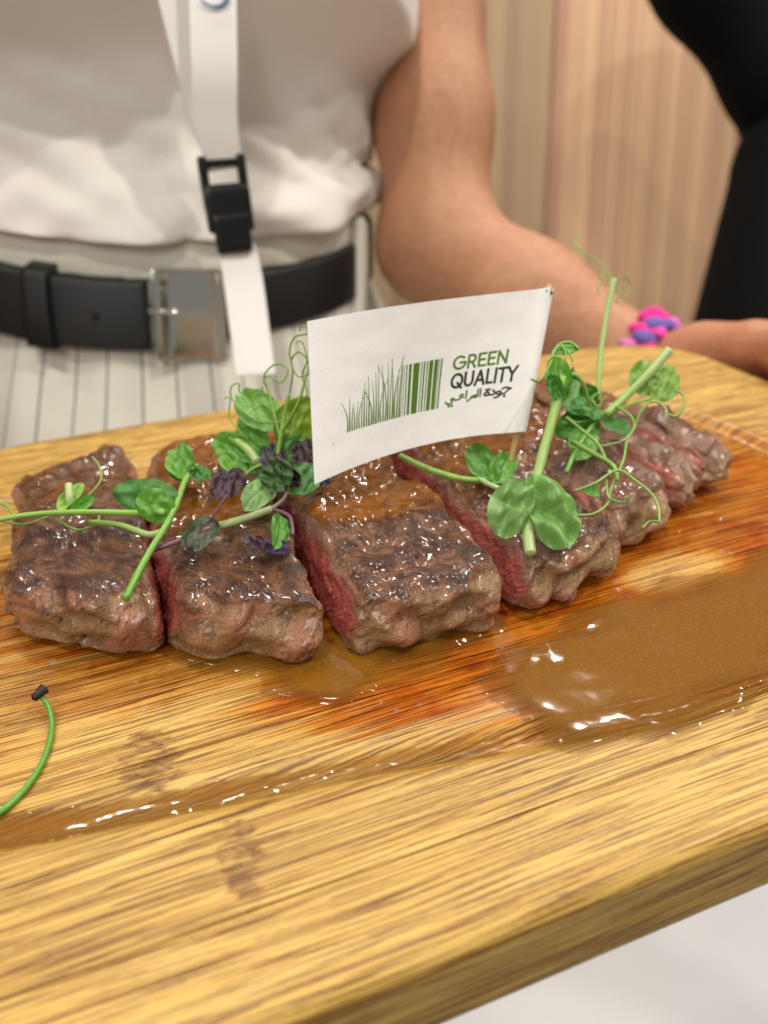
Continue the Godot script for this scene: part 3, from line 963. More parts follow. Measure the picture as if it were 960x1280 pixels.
# a curl: runs through the points, then winds up
func tendril(o: Node3D, pts: Array, r := 0.3, winds := 0.0, size := 2.0, turn := Vector3(0, 0, 1)) -> void:
	var path := curve(pts, 9)
	if winds > 0.0:
		var n := path.size()
		var dir := (path[n - 1] - path[n - 2]).normalized()
		var ax := (turn - dir * turn.dot(dir)).normalized()
		var out := ax.cross(dir)
		var end := path[n - 1]
		var steps := int(winds * 22.0)
		var p := end
		for k in range(1, steps + 1):
			var a := TAU * winds * k / steps
			var rad := size * 0.001 * (1.0 - 0.6 * float(k) / steps)
			p += (dir * cos(a) + out * sin(a)) * rad * TAU * winds / steps
			path.append(p + ax * 0.0009 * a / TAU)
	var m := MB.new()
	tube(m, path, r * 0.001, r * 0.00072, TENDRIL, TENDRIL.lerp(STALK, 0.4), 6)
	part("tendril", m, stalky, o)

func sprig(called: String, label: String, category: String, base: Vector3) -> Node3D:
	return board_thing(called, label, category, base, "micro greens strewn over the steak")

func build_greens() -> void:
	leafy = mat(Color.WHITE, 0.36, true)
	leafy.backlight_enabled = true
	leafy.backlight = Color(0.62, 0.70, 0.42)
	leafy.heightmap_enabled = true
	leafy.heightmap_texture = noise_tex(0.05, 3, 0.5, 41, 256)
	leafy.heightmap_scale = 0.012
	leafy.uv1_triplanar = true
	leafy.uv1_scale = Vector3.ONE * 70.0
	stalky = mat(Color.WHITE, 0.32, true)
	stalky.backlight_enabled = true
	stalky.backlight = Color(0.30, 0.34, 0.2)
	var up := Vector3(0, 1, 0.25).normalized()
	var me := Vector3(-0.35, 0.5, 0.78).normalized()      # towards where the viewer stands
	var o: Node3D

	# left: long shoot lying across the end slice
	o = sprig("pea_shoot", "long pea shoot lying across the leftmost steak slice with cut end", "pea shoot", Vector3(-0.04043, 0.02600, -0.02352))
	stem(o, [Vector3(-0.08760, 0.02500, -0.04059), Vector3(-0.07394, 0.02600, -0.03775), Vector3(-0.06120, 0.02700, -0.03123), Vector3(-0.04987, 0.02700, -0.02550), Vector3(-0.04237, 0.02800, -0.02049)], 0.75, 0.95, STALK, STALK)
	stem(o, [Vector3(-0.06068, 0.02300, -0.03329), Vector3(-0.05335, 0.02400, -0.02621), Vector3(-0.04720, 0.02400, -0.01822), Vector3(-0.04319, 0.02500, -0.01621)], 0.7, 1.1, STALK, STALK_PALE)
	stem(o, [Vector3(-0.05456, 0.02100, 0.00319), Vector3(-0.05097, 0.02200, -0.00469), Vector3(-0.04691, 0.02400, -0.01117), Vector3(-0.04249, 0.02600, -0.01741), Vector3(-0.03919, 0.02800, -0.02262), Vector3(-0.03489, 0.02700, -0.03842), Vector3(-0.03060, 0.02600, -0.04850)], 1.0, 0.9, PEA, STALK)
	leaf(o, Vector3(-0.03849, 0.02800, -0.02507), Vector3(-0.05358, 0.03000, -0.03474), Vector3(-0.1, 0.6, 0.75), 9.5, PEA_DARK, -0.2, -0.1)
	leaf(o, Vector3(-0.04034, 0.02800, -0.01954), Vector3(-0.04868, 0.03100, -0.02558), me, 8.5, PEA, 0.25, -0.35)
	leaf(o, Vector3(-0.03356, 0.02600, -0.03997), Vector3(-0.03446, 0.02900, -0.05635), me, 9.0, PEA, 0.3, 0.1, 0.0, 0.2, 0.14)
	leaf(o, Vector3(-0.03356, 0.02600, -0.03997), Vector3(-0.02777, 0.02700, -0.04260), up, 8.0, PEA_DARK, 0.3, 0.0, 0.0, 0.1, 0.14)
	leaf(o, Vector3(-0.03410, 0.02600, -0.03917), Vector3(-0.03759, 0.02700, -0.05188), up, 6.0, PEA, 0.3, 0.2)
	leaf(o, Vector3(-0.06717, 0.02600, -0.03598), Vector3(-0.06085, 0.02800, -0.04547), me, 4.5, STALK, 0.4, 0.2)
	leaf(o, Vector3(-0.06427, 0.02600, -0.03463), Vector3(-0.05830, 0.02800, -0.03628), me, 3.6, PEA, 0.5, 0.2)
	stem(o, [Vector3(-0.06485, 0.02500, -0.03874), Vector3(-0.06435, 0.02800, -0.03913), Vector3(-0.06405, 0.03000, -0.04269)], 1.3, 1.2, STALK_PALE, STALK_PALE)
	tendril(o, [Vector3(-0.06305, 0.02700, -0.03579), Vector3(-0.05925, 0.02900, -0.03659), Vector3(-0.05592, 0.03100, -0.03970), Vector3(-0.05570, 0.03300, -0.04455), Vector3(-0.05698, 0.03400, -0.04831)], 0.32)
	tendril(o, [Vector3(-0.06862, 0.02400, -0.03688), Vector3(-0.06425, 0.02200, -0.03235), Vector3(-0.05972, 0.02200, -0.03295), Vector3(-0.05821, 0.02300, -0.03583), Vector3(-0.06052, 0.02300, -0.03878)], 0.3, 0.4, 1.5, up)
	tendril(o, [Vector3(-0.07807, 0.02500, -0.03933), Vector3(-0.08045, 0.02600, -0.04594), Vector3(-0.08471, 0.02700, -0.04978)], 0.4)
	tendril(o, [Vector3(-0.07059, 0.02400, -0.03871), Vector3(-0.07667, 0.02300, -0.03934), Vector3(-0.08269, 0.02300, -0.04394), Vector3(-0.08833, 0.02400, -0.04602)], 0.3)

	# behind, left of the flag
	o = sprig("pea_shoot", "bushy pea shoot with curly tendrils left of the paper flag", "pea shoot", Vector3(-0.01128, 0.02400, -0.03921))
	stem(o, [Vector3(-0.01207, 0.02300, -0.03628), Vector3(-0.00894, 0.02800, -0.04032), Vector3(-0.00658, 0.03400, -0.04248), Vector3(-0.00467, 0.03900, -0.04424), Vector3(-0.00269, 0.04400, -0.04447)], 0.9, 0.55, STALK, STALK)
	stem(o, [Vector3(-0.00721, 0.03300, -0.04224), Vector3(-0.00753, 0.03900, -0.04568), Vector3(-0.00767, 0.04400, -0.04846)], 0.5, 0.4, STALK, STALK)
	stem(o, [Vector3(-0.00658, 0.03400, -0.04248), Vector3(-0.00156, 0.04200, -0.04085), Vector3(0.00103, 0.04700, -0.04187)], 0.55, 0.4, STALK, STALK)
	stem(o, [Vector3(-0.01433, 0.02600, -0.04296), Vector3(-0.01590, 0.02800, -0.04972), Vector3(-0.02001, 0.03000, -0.05750)], 1.7, 1.4, STALK_PALE, STALK)
	leaf(o, Vector3(-0.01438, 0.02500, -0.04767), Vector3(-0.02395, 0.02900, -0.05875), me, 9.0, PEA, 0.3, -0.1)
	leaf(o, Vector3(-0.01115, 0.02600, -0.04376), Vector3(-0.01662, 0.03000, -0.05912), me, 11.0, PEA, 0.2, 0.1, 0.0, 0.0, 0.12)
	leaf(o, Vector3(-0.00683, 0.03300, -0.04775), Vector3(-0.01289, 0.03800, -0.06772), Vector3(0, 0.4, 0.9), 11.5, PEA_PALE.lerp(PEA, 0.6), 0.15, 0.1, 0.0, 0.0, 0.12)
	leaf(o, Vector3(-0.00661, 0.02800, -0.04517), Vector3(0.00581, 0.03800, -0.05216), Vector3(0.1, 0.4, 0.9), 14.0, PEA_YELLOW, 0.2, 0.1, 0.0, 0.0, 0.14)
	leaf(o, Vector3(-0.01124, 0.02800, -0.04744), Vector3(-0.01497, 0.03400, -0.05986), me, 8.0, PEA_YELLOW.lerp(PEA, 0.6), 0.2, 0.1)
	leaf(o, Vector3(-0.01678, 0.02300, -0.04410), Vector3(-0.02341, 0.02600, -0.05209), up, 8.0, PEA, 0.25, 0.0, 0.0, 0.1, 0.12)
	leaf(o, Vector3(-0.01534, 0.02300, -0.04004), Vector3(-0.00903, 0.02900, -0.04636), me, 7.5, PEA_DARK, 0.3, -0.1)
	leaf(o, Vector3(-0.02030, 0.02300, -0.04020), Vector3(-0.02896, 0.02200, -0.04002), up, 6.5, PEA_DARK, 0.3, 0.0)
	leaf(o, Vector3(-0.01412, 0.02300, -0.03726), Vector3(-0.01878, 0.02300, -0.02800), me, 6.0, PEA, 0.2, 0.0)
	leaf(o, Vector3(-0.00921, 0.02400, -0.03822), Vector3(-0.00046, 0.03100, -0.04400), me, 9.0, PEA_DARK.lerp(PEA, 0.4), 0.2, 0.1)
	stem(o, [Vector3(-0.02004, 0.02200, -0.04226), Vector3(-0.01561, 0.02500, -0.04186), Vector3(-0.00957, 0.02700, -0.04007)], 0.7, 0.6, STALK, STALK)
	tendril(o, [Vector3(-0.00767, 0.04400, -0.04846), Vector3(-0.00802, 0.04800, -0.05078), Vector3(-0.00433, 0.05100, -0.05040), Vector3(-0.00185, 0.05000, -0.04703), Vector3(-0.00424, 0.04700, -0.04607), Vector3(-0.00639, 0.04800, -0.04992)], 0.28, 0.7, 1.8)
	tendril(o, [Vector3(-0.00269, 0.04400, -0.04447), Vector3(-0.00116, 0.05000, -0.04440), Vector3(-0.00098, 0.05500, -0.04652), Vector3(0.00056, 0.05900, -0.04565), Vector3(0.00325, 0.06000, -0.04366)], 0.28, 0.8, 1.6)
	tendril(o, [Vector3(0.00103, 0.04700, -0.04187), Vector3(0.00318, 0.05200, -0.04297), Vector3(0.00138, 0.05500, -0.04523), Vector3(-0.00065, 0.05200, -0.04735), Vector3(-0.00017, 0.04900, -0.04341), Vector3(0.00296, 0.04900, -0.04324)], 0.27, 0.6, 1.6)
	tendril(o, [Vector3(-0.00628, 0.03600, -0.04471), Vector3(-0.01131, 0.03600, -0.04788), Vector3(-0.01476, 0.03800, -0.05213), Vector3(-0.01697, 0.04100, -0.05648), Vector3(-0.01660, 0.04400, -0.05744), Vector3(-0.01447, 0.04500, -0.05695), Vector3(-0.01460, 0.04300, -0.05652)], 0.3, 0.3, 1.2)
	tendril(o, [Vector3(-0.01664, 0.03200, -0.05264), Vector3(-0.01835, 0.03500, -0.05745), Vector3(-0.01727, 0.04000, -0.05814)], 0.25, 0.5, 1.2)
	tendril(o, [Vector3(-0.00156, 0.04200, -0.04085), Vector3(0.00173, 0.04400, -0.04219), Vector3(0.00169, 0.04800, -0.04566), Vector3(0.00297, 0.05300, -0.04352), Vector3(0.00273, 0.05700, -0.04533)], 0.26, 0.5, 1.3)
	tendril(o, [Vector3(-0.00753, 0.03900, -0.04568), Vector3(-0.00996, 0.04100, -0.04801), Vector3(-0.01249, 0.04000, -0.04740), Vector3(-0.01212, 0.04300, -0.04951), Vector3(-0.00971, 0.04400, -0.04951)], 0.25, 0.4, 1.2)

	# purple seedlings among them
	o = sprig("purple_seedling", "purple seedling with two dark notched leaves left of the flag, stem leaning over the steak", "microgreen", Vector3(-0.03212, 0.02300, -0.01918))
	stem(o, [Vector3(-0.04858, 0.02200, -0.01346), Vector3(-0.04021, 0.02300, -0.01352), Vector3(-0.03246, 0.02400, -0.01483)], 0.8, 0.9, SHISO_STALK, SHISO_STALK)
	stem(o, [Vector3(-0.03313, 0.02400, -0.01687), Vector3(-0.03029, 0.02700, -0.01682), Vector3(-0.02698, 0.03000, -0.01836)], 0.45, 0.4, SHISO_STALK, SHISO_STALK)
	leaf(o, Vector3(-0.02695, 0.03000, -0.01742), Vector3(-0.02441, 0.03400, -0.02718), me, 10.0, SHISO, 0.1, -0.1, 0.22, 0.12)
	leaf(o, Vector3(-0.03162, 0.02600, -0.01941), Vector3(-0.03870, 0.02400, -0.00782), me, 8.4, SHISO.lerp(PEA_DARK, 0.25), -0.2, -0.15, 0.25, 0.12)
	o = sprig("purple_seedling", "pale stemmed seedling with purple and green leaves just left of the flag's lower corner", "microgreen", Vector3(-0.01626, 0.02300, -0.01817))
	stem(o, [Vector3(-0.03326, 0.02200, -0.01807), Vector3(-0.02448, 0.02200, -0.01935), Vector3(-0.01587, 0.02300, -0.01985)], 1.35, 1.2, STALK_PALE, STALK_PALE.lerp(SHISO_STALK, 0.3))
	stem(o, [Vector3(-0.01587, 0.02300, -0.01985), Vector3(-0.01204, 0.02500, -0.02071), Vector3(-0.01017, 0.02800, -0.02343)], 0.8, 0.5, SHISO_STALK.lerp(STALK_PALE, 0.3), SHISO_STALK)
	stem(o, [Vector3(-0.01559, 0.02300, -0.01925), Vector3(-0.01272, 0.02300, -0.01377), Vector3(-0.01383, 0.02200, -0.00657)], 0.7, 0.6, SHISO_STALK, SHISO_STALK)
	leaf(o, Vector3(-0.01046, 0.02800, -0.02055), Vector3(-0.01443, 0.03100, -0.03142), me, 9.0, SHISO.lerp(PEA_DARK, 0.5), 0.1, 0.1, 0.2, 0.0, 0.16)
	leaf(o, Vector3(-0.01126, 0.02800, -0.02601), Vector3(-0.00749, 0.03100, -0.02591), me, 10.0, SHISO, 0.1, 0.0, 0.2, 0.1, 0.16)
	leaf(o, Vector3(-0.01351, 0.02600, -0.03042), Vector3(-0.02232, 0.02500, -0.01982), me, 8.0, PEA_PALE, 0.25, -0.2)
	leaf(o, Vector3(-0.01452, 0.02400, -0.01447), Vector3(-0.01887, 0.02200, -0.00232), Vector3(0.3, 0.5, 0.8), 5.5, PEA_DARK.lerp(PEA, 0.4), 0.5, -0.3)
	leaf(o, Vector3(-0.01060, 0.02600, -0.02089), Vector3(-0.00053, 0.02800, -0.03054), me, 9.5, PEA_DARK, 0.15, 0.0)
	leaf(o, Vector3(-0.01663, 0.02100, -0.00068), Vector3(-0.02204, 0.02100, -0.00716), up, 5.0, Color(0.045, 0.022, 0.085), 0.3, 0.1, 0.2)
	leaf(o, Vector3(-0.02195, 0.02100, -0.00310), Vector3(-0.02545, 0.02200, -0.01022), up, 4.5, SHISO, 0.2, 0.3, 0.2)
	o = sprig("purple_seedling", "dark purple leaf pair tucked behind the flag's left edge", "microgreen", Vector3(-0.00040, 0.02500, -0.04031))
	stem(o, [Vector3(-0.00075, 0.02200, -0.03417), Vector3(-0.00138, 0.02600, -0.03556), Vector3(-0.00128, 0.02900, -0.03656)], 0.5, 0.4, SHISO_STALK, SHISO_STALK)
	leaf(o, Vector3(-0.00193, 0.02600, -0.03357), Vector3(-0.00091, 0.03100, -0.04234), me, 8.5, SHISO, 0.1, 0.1, 0.2)
	leaf(o, Vector3(-0.00127, 0.02400, -0.03331), Vector3(0.00171, 0.02300, -0.02652), up, 6.5, SHISO.lerp(Color(0.05, 0.03, 0.12), 0.4), 0.2, 0.0, 0.2)
	leaf(o, Vector3(-0.00999, 0.02400, -0.03311), Vector3(-0.01035, 0.03000, -0.04515), me, 7.5, Color(0.05, 0.028, 0.06), 0.1, 0.1, 0.2)

	# under the flag
	o = sprig("pea_shoot", "short pea shoot lying behind the toothpick under the paper flag", "pea shoot", Vector3(0.04237, 0.02200, -0.01688))
	stem(o, [Vector3(0.02576, 0.02300, -0.03533), Vector3(0.03055, 0.02200, -0.02592), Vector3(0.03612, 0.02200, -0.01659), Vector3(0.04296, 0.02200, -0.01225)], 1.1, 0.9, STALK, STALK)
	leaf(o, Vector3(0.04325, 0.02200, -0.00999), Vector3(0.04356, 0.02700, -0.02552), me, 8.0, PEA_DARK.lerp(PEA, 0.5), 0.35, 0.0)
	leaf(o, Vector3(0.04287, 0.02200, -0.01018), Vector3(0.05255, 0.02600, -0.01755), me, 7.0, PEA, 0.35, 0.0)
	stem(o, [Vector3(0.04061, 0.02200, -0.01337), Vector3(0.04272, 0.02200, -0.00713), Vector3(0.04475, 0.02100, -0.00727)], 0.8, 0.9, STALK_PALE, STALK_PALE)

	# the shoot standing in front of the stick
	o = sprig("pea_shoot", "pea shoot standing upright at the flag, with two round pale leaves at its cut foot", "pea shoot", Vector3(0.03771, 0.01792, 0.01946))
	stem(o, [Vector3(0.03771, 0.01792, 0.01946), Vector3(0.03959, 0.02090, 0.01471), Vector3(0.04396, 0.02403, 0.00832), Vector3(0.05019, 0.02991, 0.00093), Vector3(0.05641, 0.03622, -0.00550), Vector3(0.06187, 0.04231, -0.01085), Vector3(0.06556, 0.04674, -0.01461)], 1.75, 1.35, STALK_PALE, STALK)
	leaf(o, Vector3(0.04131, 0.02385, 0.01297), Vector3(0.03337, 0.02791, 0.00665), Vector3(-0.45, 0.66, 0.62), 15.5, PEA_PALE, 0.10, -0.12, 0.0, 0.12, 0.14)
	leaf(o, Vector3(0.03974, 0.02396, 0.01418), Vector3(0.05218, 0.02676, 0.01496), Vector3(-0.25, 0.70, 0.66), 20.0, PEA_PALE.lerp(PEA, 0.35), 0.10, -0.10, 0.0, 0.12, 0.14)
	leaf(o, Vector3(0.06224, 0.04135, -0.01016), Vector3(0.06620, 0.05036, -0.02015), me, 7.0, PEA, 0.5, 0.3, 0.0, 0.0, 0.1)
	leaf(o, Vector3(0.06326, 0.04224, -0.01033), Vector3(0.06924, 0.04752, -0.01745), Vector3(0.4, 0.3, 0.9), 5.5, PEA_DARK.lerp(PEA, 0.6), 0.6, 0.3)
	leaf(o, Vector3(0.06154, 0.04267, -0.00996), Vector3(0.06191, 0.04761, -0.01516), Vector3(-0.4, 0.3, 0.9), 4.5, PEA_DARK, 0.6, 0.3)
	leaf(o, Vector3(0.06681, 0.05128, -0.02291), Vector3(0.07407, 0.05209, -0.02091), Vector3(0, 0.6, 0.6), 3.4, PEA, 0.5, -0.4)
	tendril(o, [Vector3(0.06469, 0.04652, -0.01720), Vector3(0.06592, 0.05007, -0.02129), Vector3(0.06935, 0.05243, -0.02393), Vector3(0.07243, 0.05306, -0.02325), Vector3(0.07398, 0.05171, -0.02071)], 0.55)
	tendril(o, [Vector3(0.07059, 0.05237, -0.02347), Vector3(0.07069, 0.05100, -0.02021), Vector3(0.07051, 0.04938, -0.01811)], 0.4)
	tendril(o, [Vector3(0.06986, 0.05279, -0.02397), Vector3(0.06976, 0.05143, -0.02078), Vector3(0.06847, 0.04948, -0.01886)], 0.35)
	tendril(o, [Vector3(0.06477, 0.05034, -0.01942), Vector3(0.05887, 0.05082, -0.01204), Vector3(0.05278, 0.05080, -0.00564), Vector3(0.04998, 0.05193, -0.00484)], 0.4)
	tendril(o, [Vector3(0.06569, 0.04560, -0.01390), Vector3(0.06869, 0.04703, -0.01492), Vector3(0.07123, 0.04468, -0.01389), Vector3(0.07281, 0.04067, -0.01341), Vector3(0.07416, 0.03739, -0.01344)], 0.6)

	# right: leaves, a cut stem and curls over the right hand slices
	o = sprig("pea_shoot", "large pea shoot at the right with thick cut stem and long curling tendrils", "pea shoot", Vector3(0.09031, 0.02700, -0.03332))
	stem(o, [Vector3(0.11412, 0.04200, -0.03225), Vector3(0.10578, 0.03700, -0.02955), Vector3(0.09812, 0.03200, -0.02841), Vector3(0.08864, 0.02800, -0.02554)], 1.75, 1.35, STALK_PALE, STALK)
	stem(o, [Vector3(0.09168, 0.02800, -0.02833), Vector3(0.08634, 0.02600, -0.02723), Vector3(0.07294, 0.02400, -0.01604), Vector3(0.06412, 0.02200, -0.00756)], 0.9, 0.8, STALK, PEA)
	leaf(o, Vector3(0.08847, 0.02800, -0.02778), Vector3(0.07356, 0.03300, -0.03205), up, 12.0, PEA_DARK, 0.15, -0.1, 0.0, 0.0, 0.14)
	leaf(o, Vector3(0.08772, 0.02700, -0.02734), Vector3(0.07097, 0.02600, -0.02338), me, 11.0, PEA_DARK.lerp(PEA, 0.4), 0.2, -0.1, 0.0, 0.0, 0.14)
	leaf(o, Vector3(0.08221, 0.02500, -0.02505), Vector3(0.07066, 0.02300, -0.01235), me, 9.0, PEA, 0.2, -0.1)
	leaf(o, Vector3(0.09024, 0.02600, -0.02881), Vector3(0.08932, 0.02500, -0.01492), up, 8.0, PEA_DARK, 0.2, 0.0)
	leaf(o, Vector3(0.09004, 0.02800, -0.03437), Vector3(0.08492, 0.03300, -0.03690), me, 8.0, PEA_DARK, 0.3, 0.0)
	leaf(o, Vector3(0.10446, 0.03000, -0.02957), Vector3(0.11001, 0.03800, -0.03775), me, 9.5, PEA_YELLOW.lerp(PEA, 0.5), 0.1, 0.0)
	leaf(o, Vector3(0.10747, 0.02900, -0.02636), Vector3(0.11829, 0.03600, -0.03479), me, 9.5, PEA_YELLOW.lerp(PEA, 0.4), 0.1, 0.0)
	stem(o, [Vector3(0.08864, 0.02800, -0.02554), Vector3(0.09870, 0.02900, -0.02708), Vector3(0.10683, 0.02900, -0.02822)], 0.6, 0.5, STALK, STALK)
	tendril(o, [Vector3(0.08596, 0.02700, -0.02681), Vector3(0.07773, 0.02800, -0.02409), Vector3(0.07410, 0.03000, -0.02460)], 0.4)
	tendril(o, [Vector3(0.09178, 0.03000, -0.02553), Vector3(0.09258, 0.02900, -0.01940), Vector3(0.09011, 0.02800, -0.01390), Vector3(0.08360, 0.02700, -0.00954), Vector3(0.07913, 0.02600, -0.01055), Vector3(0.07724, 0.02600, -0.01087)], 0.42)
	tendril(o, [Vector3(0.09101, 0.02800, -0.01477), Vector3(0.09334, 0.03100, -0.01626), Vector3(0.09742, 0.03300, -0.01766), Vector3(0.09943, 0.03300, -0.01591), Vector3(0.09960, 0.03200, -0.01306), Vector3(0.09861, 0.03100, -0.01088)], 0.42)
	tendril(o, [Vector3(0.09937, 0.03100, -0.01185), Vector3(0.10097, 0.03100, -0.00969), Vector3(0.10399, 0.03300, -0.01078), Vector3(0.10591, 0.03500, -0.01393), Vector3(0.10461, 0.03600, -0.01602)], 0.42)
	tendril(o, [Vector3(0.07410, 0.03000, -0.02460), Vector3(0.07549, 0.02800, -0.01728), Vector3(0.07676, 0.02600, -0.01171), Vector3(0.07328, 0.02500, -0.00186), Vector3(0.07198, 0.02500, 0.00293)], 0.55)
	tendril(o, [Vector3(0.07140, 0.02600, -0.01680), Vector3(0.07220, 0.02600, -0.00798), Vector3(0.07257, 0.02600, 0.00119), Vector3(0.07000, 0.02500, 0.00718)], 0.8)
	tendril(o, [Vector3(0.08354, 0.02700, -0.00834), Vector3(0.07812, 0.02600, -0.00166), Vector3(0.07366, 0.02500, 0.00267), Vector3(0.06713, 0.02400, 0.00868), Vector3(0.06128, 0.02400, 0.01544), Vector3(0.05556, 0.02400, 0.01814), Vector3(0.05166, 0.02400, 0.01720)], 0.4)
	tendril(o, [Vector3(0.05775, 0.02400, 0.00621), Vector3(0.06266, 0.02600, 0.00787), Vector3(0.07074, 0.02700, 0.00578), Vector3(0.07255, 0.02600, 0.01158), Vector3(0.07294, 0.02500, 0.01739), Vector3(0.07096, 0.02400, 0.02267), Vector3(0.06842, 0.02300, 0.02649)], 0.42)
	tendril(o, [Vector3(0.06842, 0.02300, 0.02649), Vector3(0.06756, 0.02200, 0.02418), Vector3(0.06529, 0.02100, 0.02463)], 0.4)
	tendril(o, [Vector3(0.06743, 0.02500, 0.00596), Vector3(0.06272, 0.02500, 0.01352), Vector3(0.06383, 0.02400, 0.01479), Vector3(0.06628, 0.02300, 0.01484)], 0.35, 0.7, 1.2)
	tendril(o, [Vector3(0.08809, 0.02800, -0.03015), Vector3(0.09026, 0.03000, -0.03074), Vector3(0.09013, 0.03200, -0.03254), Vector3(0.08770, 0.03100, -0.03216), Vector3(0.08709, 0.03000, -0.02939)], 0.35, 0.4, 1.2)
	leaf(o, Vector3(0.06006, 0.02400, 0.00632), Vector3(0.06189, 0.02300, 0.01090), up, 4.0, PEA, 0.4, 0.3)

	o = sprig("pea_shoot", "tall thin pea shoot rising highest behind the flag with feathery tendrils at its tip", "pea shoot", Vector3(0.09940, 0.02400, -0.04510))
	stem(o, [Vector3(0.10469, 0.02040, -0.05289), Vector3(0.10733, 0.02491, -0.05706), Vector3(0.11261, 0.03269, -0.06468), Vector3(0.11944, 0.04241, -0.07291), Vector3(0.12632, 0.05267, -0.08023)], 0.95, 1.25, STALK, STALK_PALE)
	tendril(o, [Vector3(0.12620, 0.05217, -0.07998), Vector3(0.12639, 0.05542, -0.08666), Vector3(0.12649, 0.05749, -0.09268), Vector3(0.12615, 0.05896, -0.09971), Vector3(0.12646, 0.06129, -0.10702), Vector3(0.13256, 0.06429, -0.11034)], 0.36)
	tendril(o, [Vector3(0.12561, 0.05432, -0.08386), Vector3(0.12147, 0.05391, -0.08262), Vector3(0.12203, 0.05279, -0.07935), Vector3(0.11869, 0.05167, -0.07862), Vector3(0.11829, 0.04942, -0.07622)], 0.3)
	tendril(o, [Vector3(0.12647, 0.05216, -0.07988), Vector3(0.13194, 0.05279, -0.08201), Vector3(0.13479, 0.04968, -0.08163), Vector3(0.13105, 0.04672, -0.07874), Vector3(0.12698, 0.04687, -0.07780)], 0.3, 0.4, 1.4)
	tendril(o, [Vector3(0.12623, 0.05116, -0.07937), Vector3(0.12664, 0.04957, -0.07588), Vector3(0.12372, 0.04694, -0.07411), Vector3(0.12665, 0.04506, -0.07322)], 0.26)

	# the sprout lying alone on the wood at the front
	o = board_thing("sprout", "single green sprout with black seed husk lying on the bare wood at the front", "sprout", Vector3(-0.07465, 0.00100, 0.01663))
	stem(o, [Vector3(-0.07666, 0.00340, 0.00668), Vector3(-0.07515, 0.00260, 0.00965), Vector3(-0.07462, 0.00120, 0.01433), Vector3(-0.07541, 0.00090, 0.02107), Vector3(-0.07715, 0.00090, 0.02656), Vector3(-0.07996, 0.00090, 0.03144), Vector3(-0.08325, 0.00090, 0.03456), Vector3(-0.08787, 0.00090, 0.03617)], 0.62, 0.85, PEA.lerp(PEA_DARK, 0.3), PEA)
	var husk := MB.new()
	tube(husk, curve([Vector3(-0.07780, 0.00400, 0.00772), Vector3(-0.07678, 0.00420, 0.00702), Vector3(-0.07543, 0.00440, 0.00590)], 5), 0.0008, 0.0013, Color(0.012, 0.010, 0.010), Color(0.02, 0.016, 0.014), 10, 0.3)
	part("seed_husk", husk, mat(Color.WHITE, 0.6, true), o)

# ---------------------------------------------------------------- people and background
var TF := Transform3D(Basis(Vector3.UP, deg_to_rad(19.0)), Vector3(-0.135, 0.0, -0.515))   # the woman's hips; z is her front

# point on the trunk at angle ph from her front, r and q the half width and half depth there
func trunk(ph: float, y: float, r: float, q: float, tilt: float, out := 0.0) -> Vector3:
	var n := Vector3(sin(ph) / r, 0, cos(ph) / q).normalized()
	var p := Vector3(sin(ph) * r, 0, cos(ph) * q) + n * out
	p.y = y + tilt * (0.45 * (q - p.z) + 0.06 * p.x)
	return TF * p

# band round the trunk between two angles: outer and inner face closed
func band(m: MB, ph0: float, ph1: float, y0: float, y1: float, r: float, q: float, tilt: float, out0: float, out1: float, rag := 0.0) -> void:
	var from := m.t.size()
	var first := m.v.size()
	var n := maxi(6, int(absf(ph1 - ph0) * 30.0))
	var full := ph1 - ph0 > 6.28
	var prof := [[0.0, 0.0], [0.0, 0.6], [0.06, 1.0], [0.5, 1.04], [0.94, 1.0], [1.0, 0.6], [1.0, 0.0]]
	for i in n + 1:
		var ph := lerpf(ph0, ph1, float(i) / n)
		for s in prof:
			m.add(trunk(ph, lerpf(y0, y1, s[0]) + rag * nz.get_noise_2d(ph * 3.0, s[0] * 2.0), r, q, tilt, lerpf(out0, out1, s[1])))
	for i in n:
		for k in 7:
			m.quad(first + i * 7 + k, first + i * 7 + (k + 1) % 7, first + (i + 1) * 7 + (k + 1) % 7, first + (i + 1) * 7 + k)
	if not full:
		for e in 2:
			var row := first + e * n * 7
			for k in range(1, 6):
				if e == 0: m.tri(row, row + k + 1, row + k)
				else: m.tri(row, row + k, row + k + 1)
	m.outward(from)

func rbox(m: MB, c: Vector3, b: Basis, half: Vector3, r: float, n := 6) -> void:
	var lat := lattice(n, n, n)
	var from := m.t.size()
	var first := m.v.size()
	for p in lat[0]:
		var q: Vector3 = Vector3(signf(p.x) * pow(absf(p.x), 0.5), signf(p.y) * pow(absf(p.y), 0.5), signf(p.z) * pow(absf(p.z), 0.5)) * half
		var core := q.clamp(-half + Vector3.ONE * r, half - Vector3.ONE * r)
		var off := q - core
		m.add(c + b * (core + (off.normalized() * minf(off.length(), r) if off.length_squared() > 0.0 else Vector3.ZERO)))
	for k in lat[1]: m.t.append(first + k)
	m.outward(from)

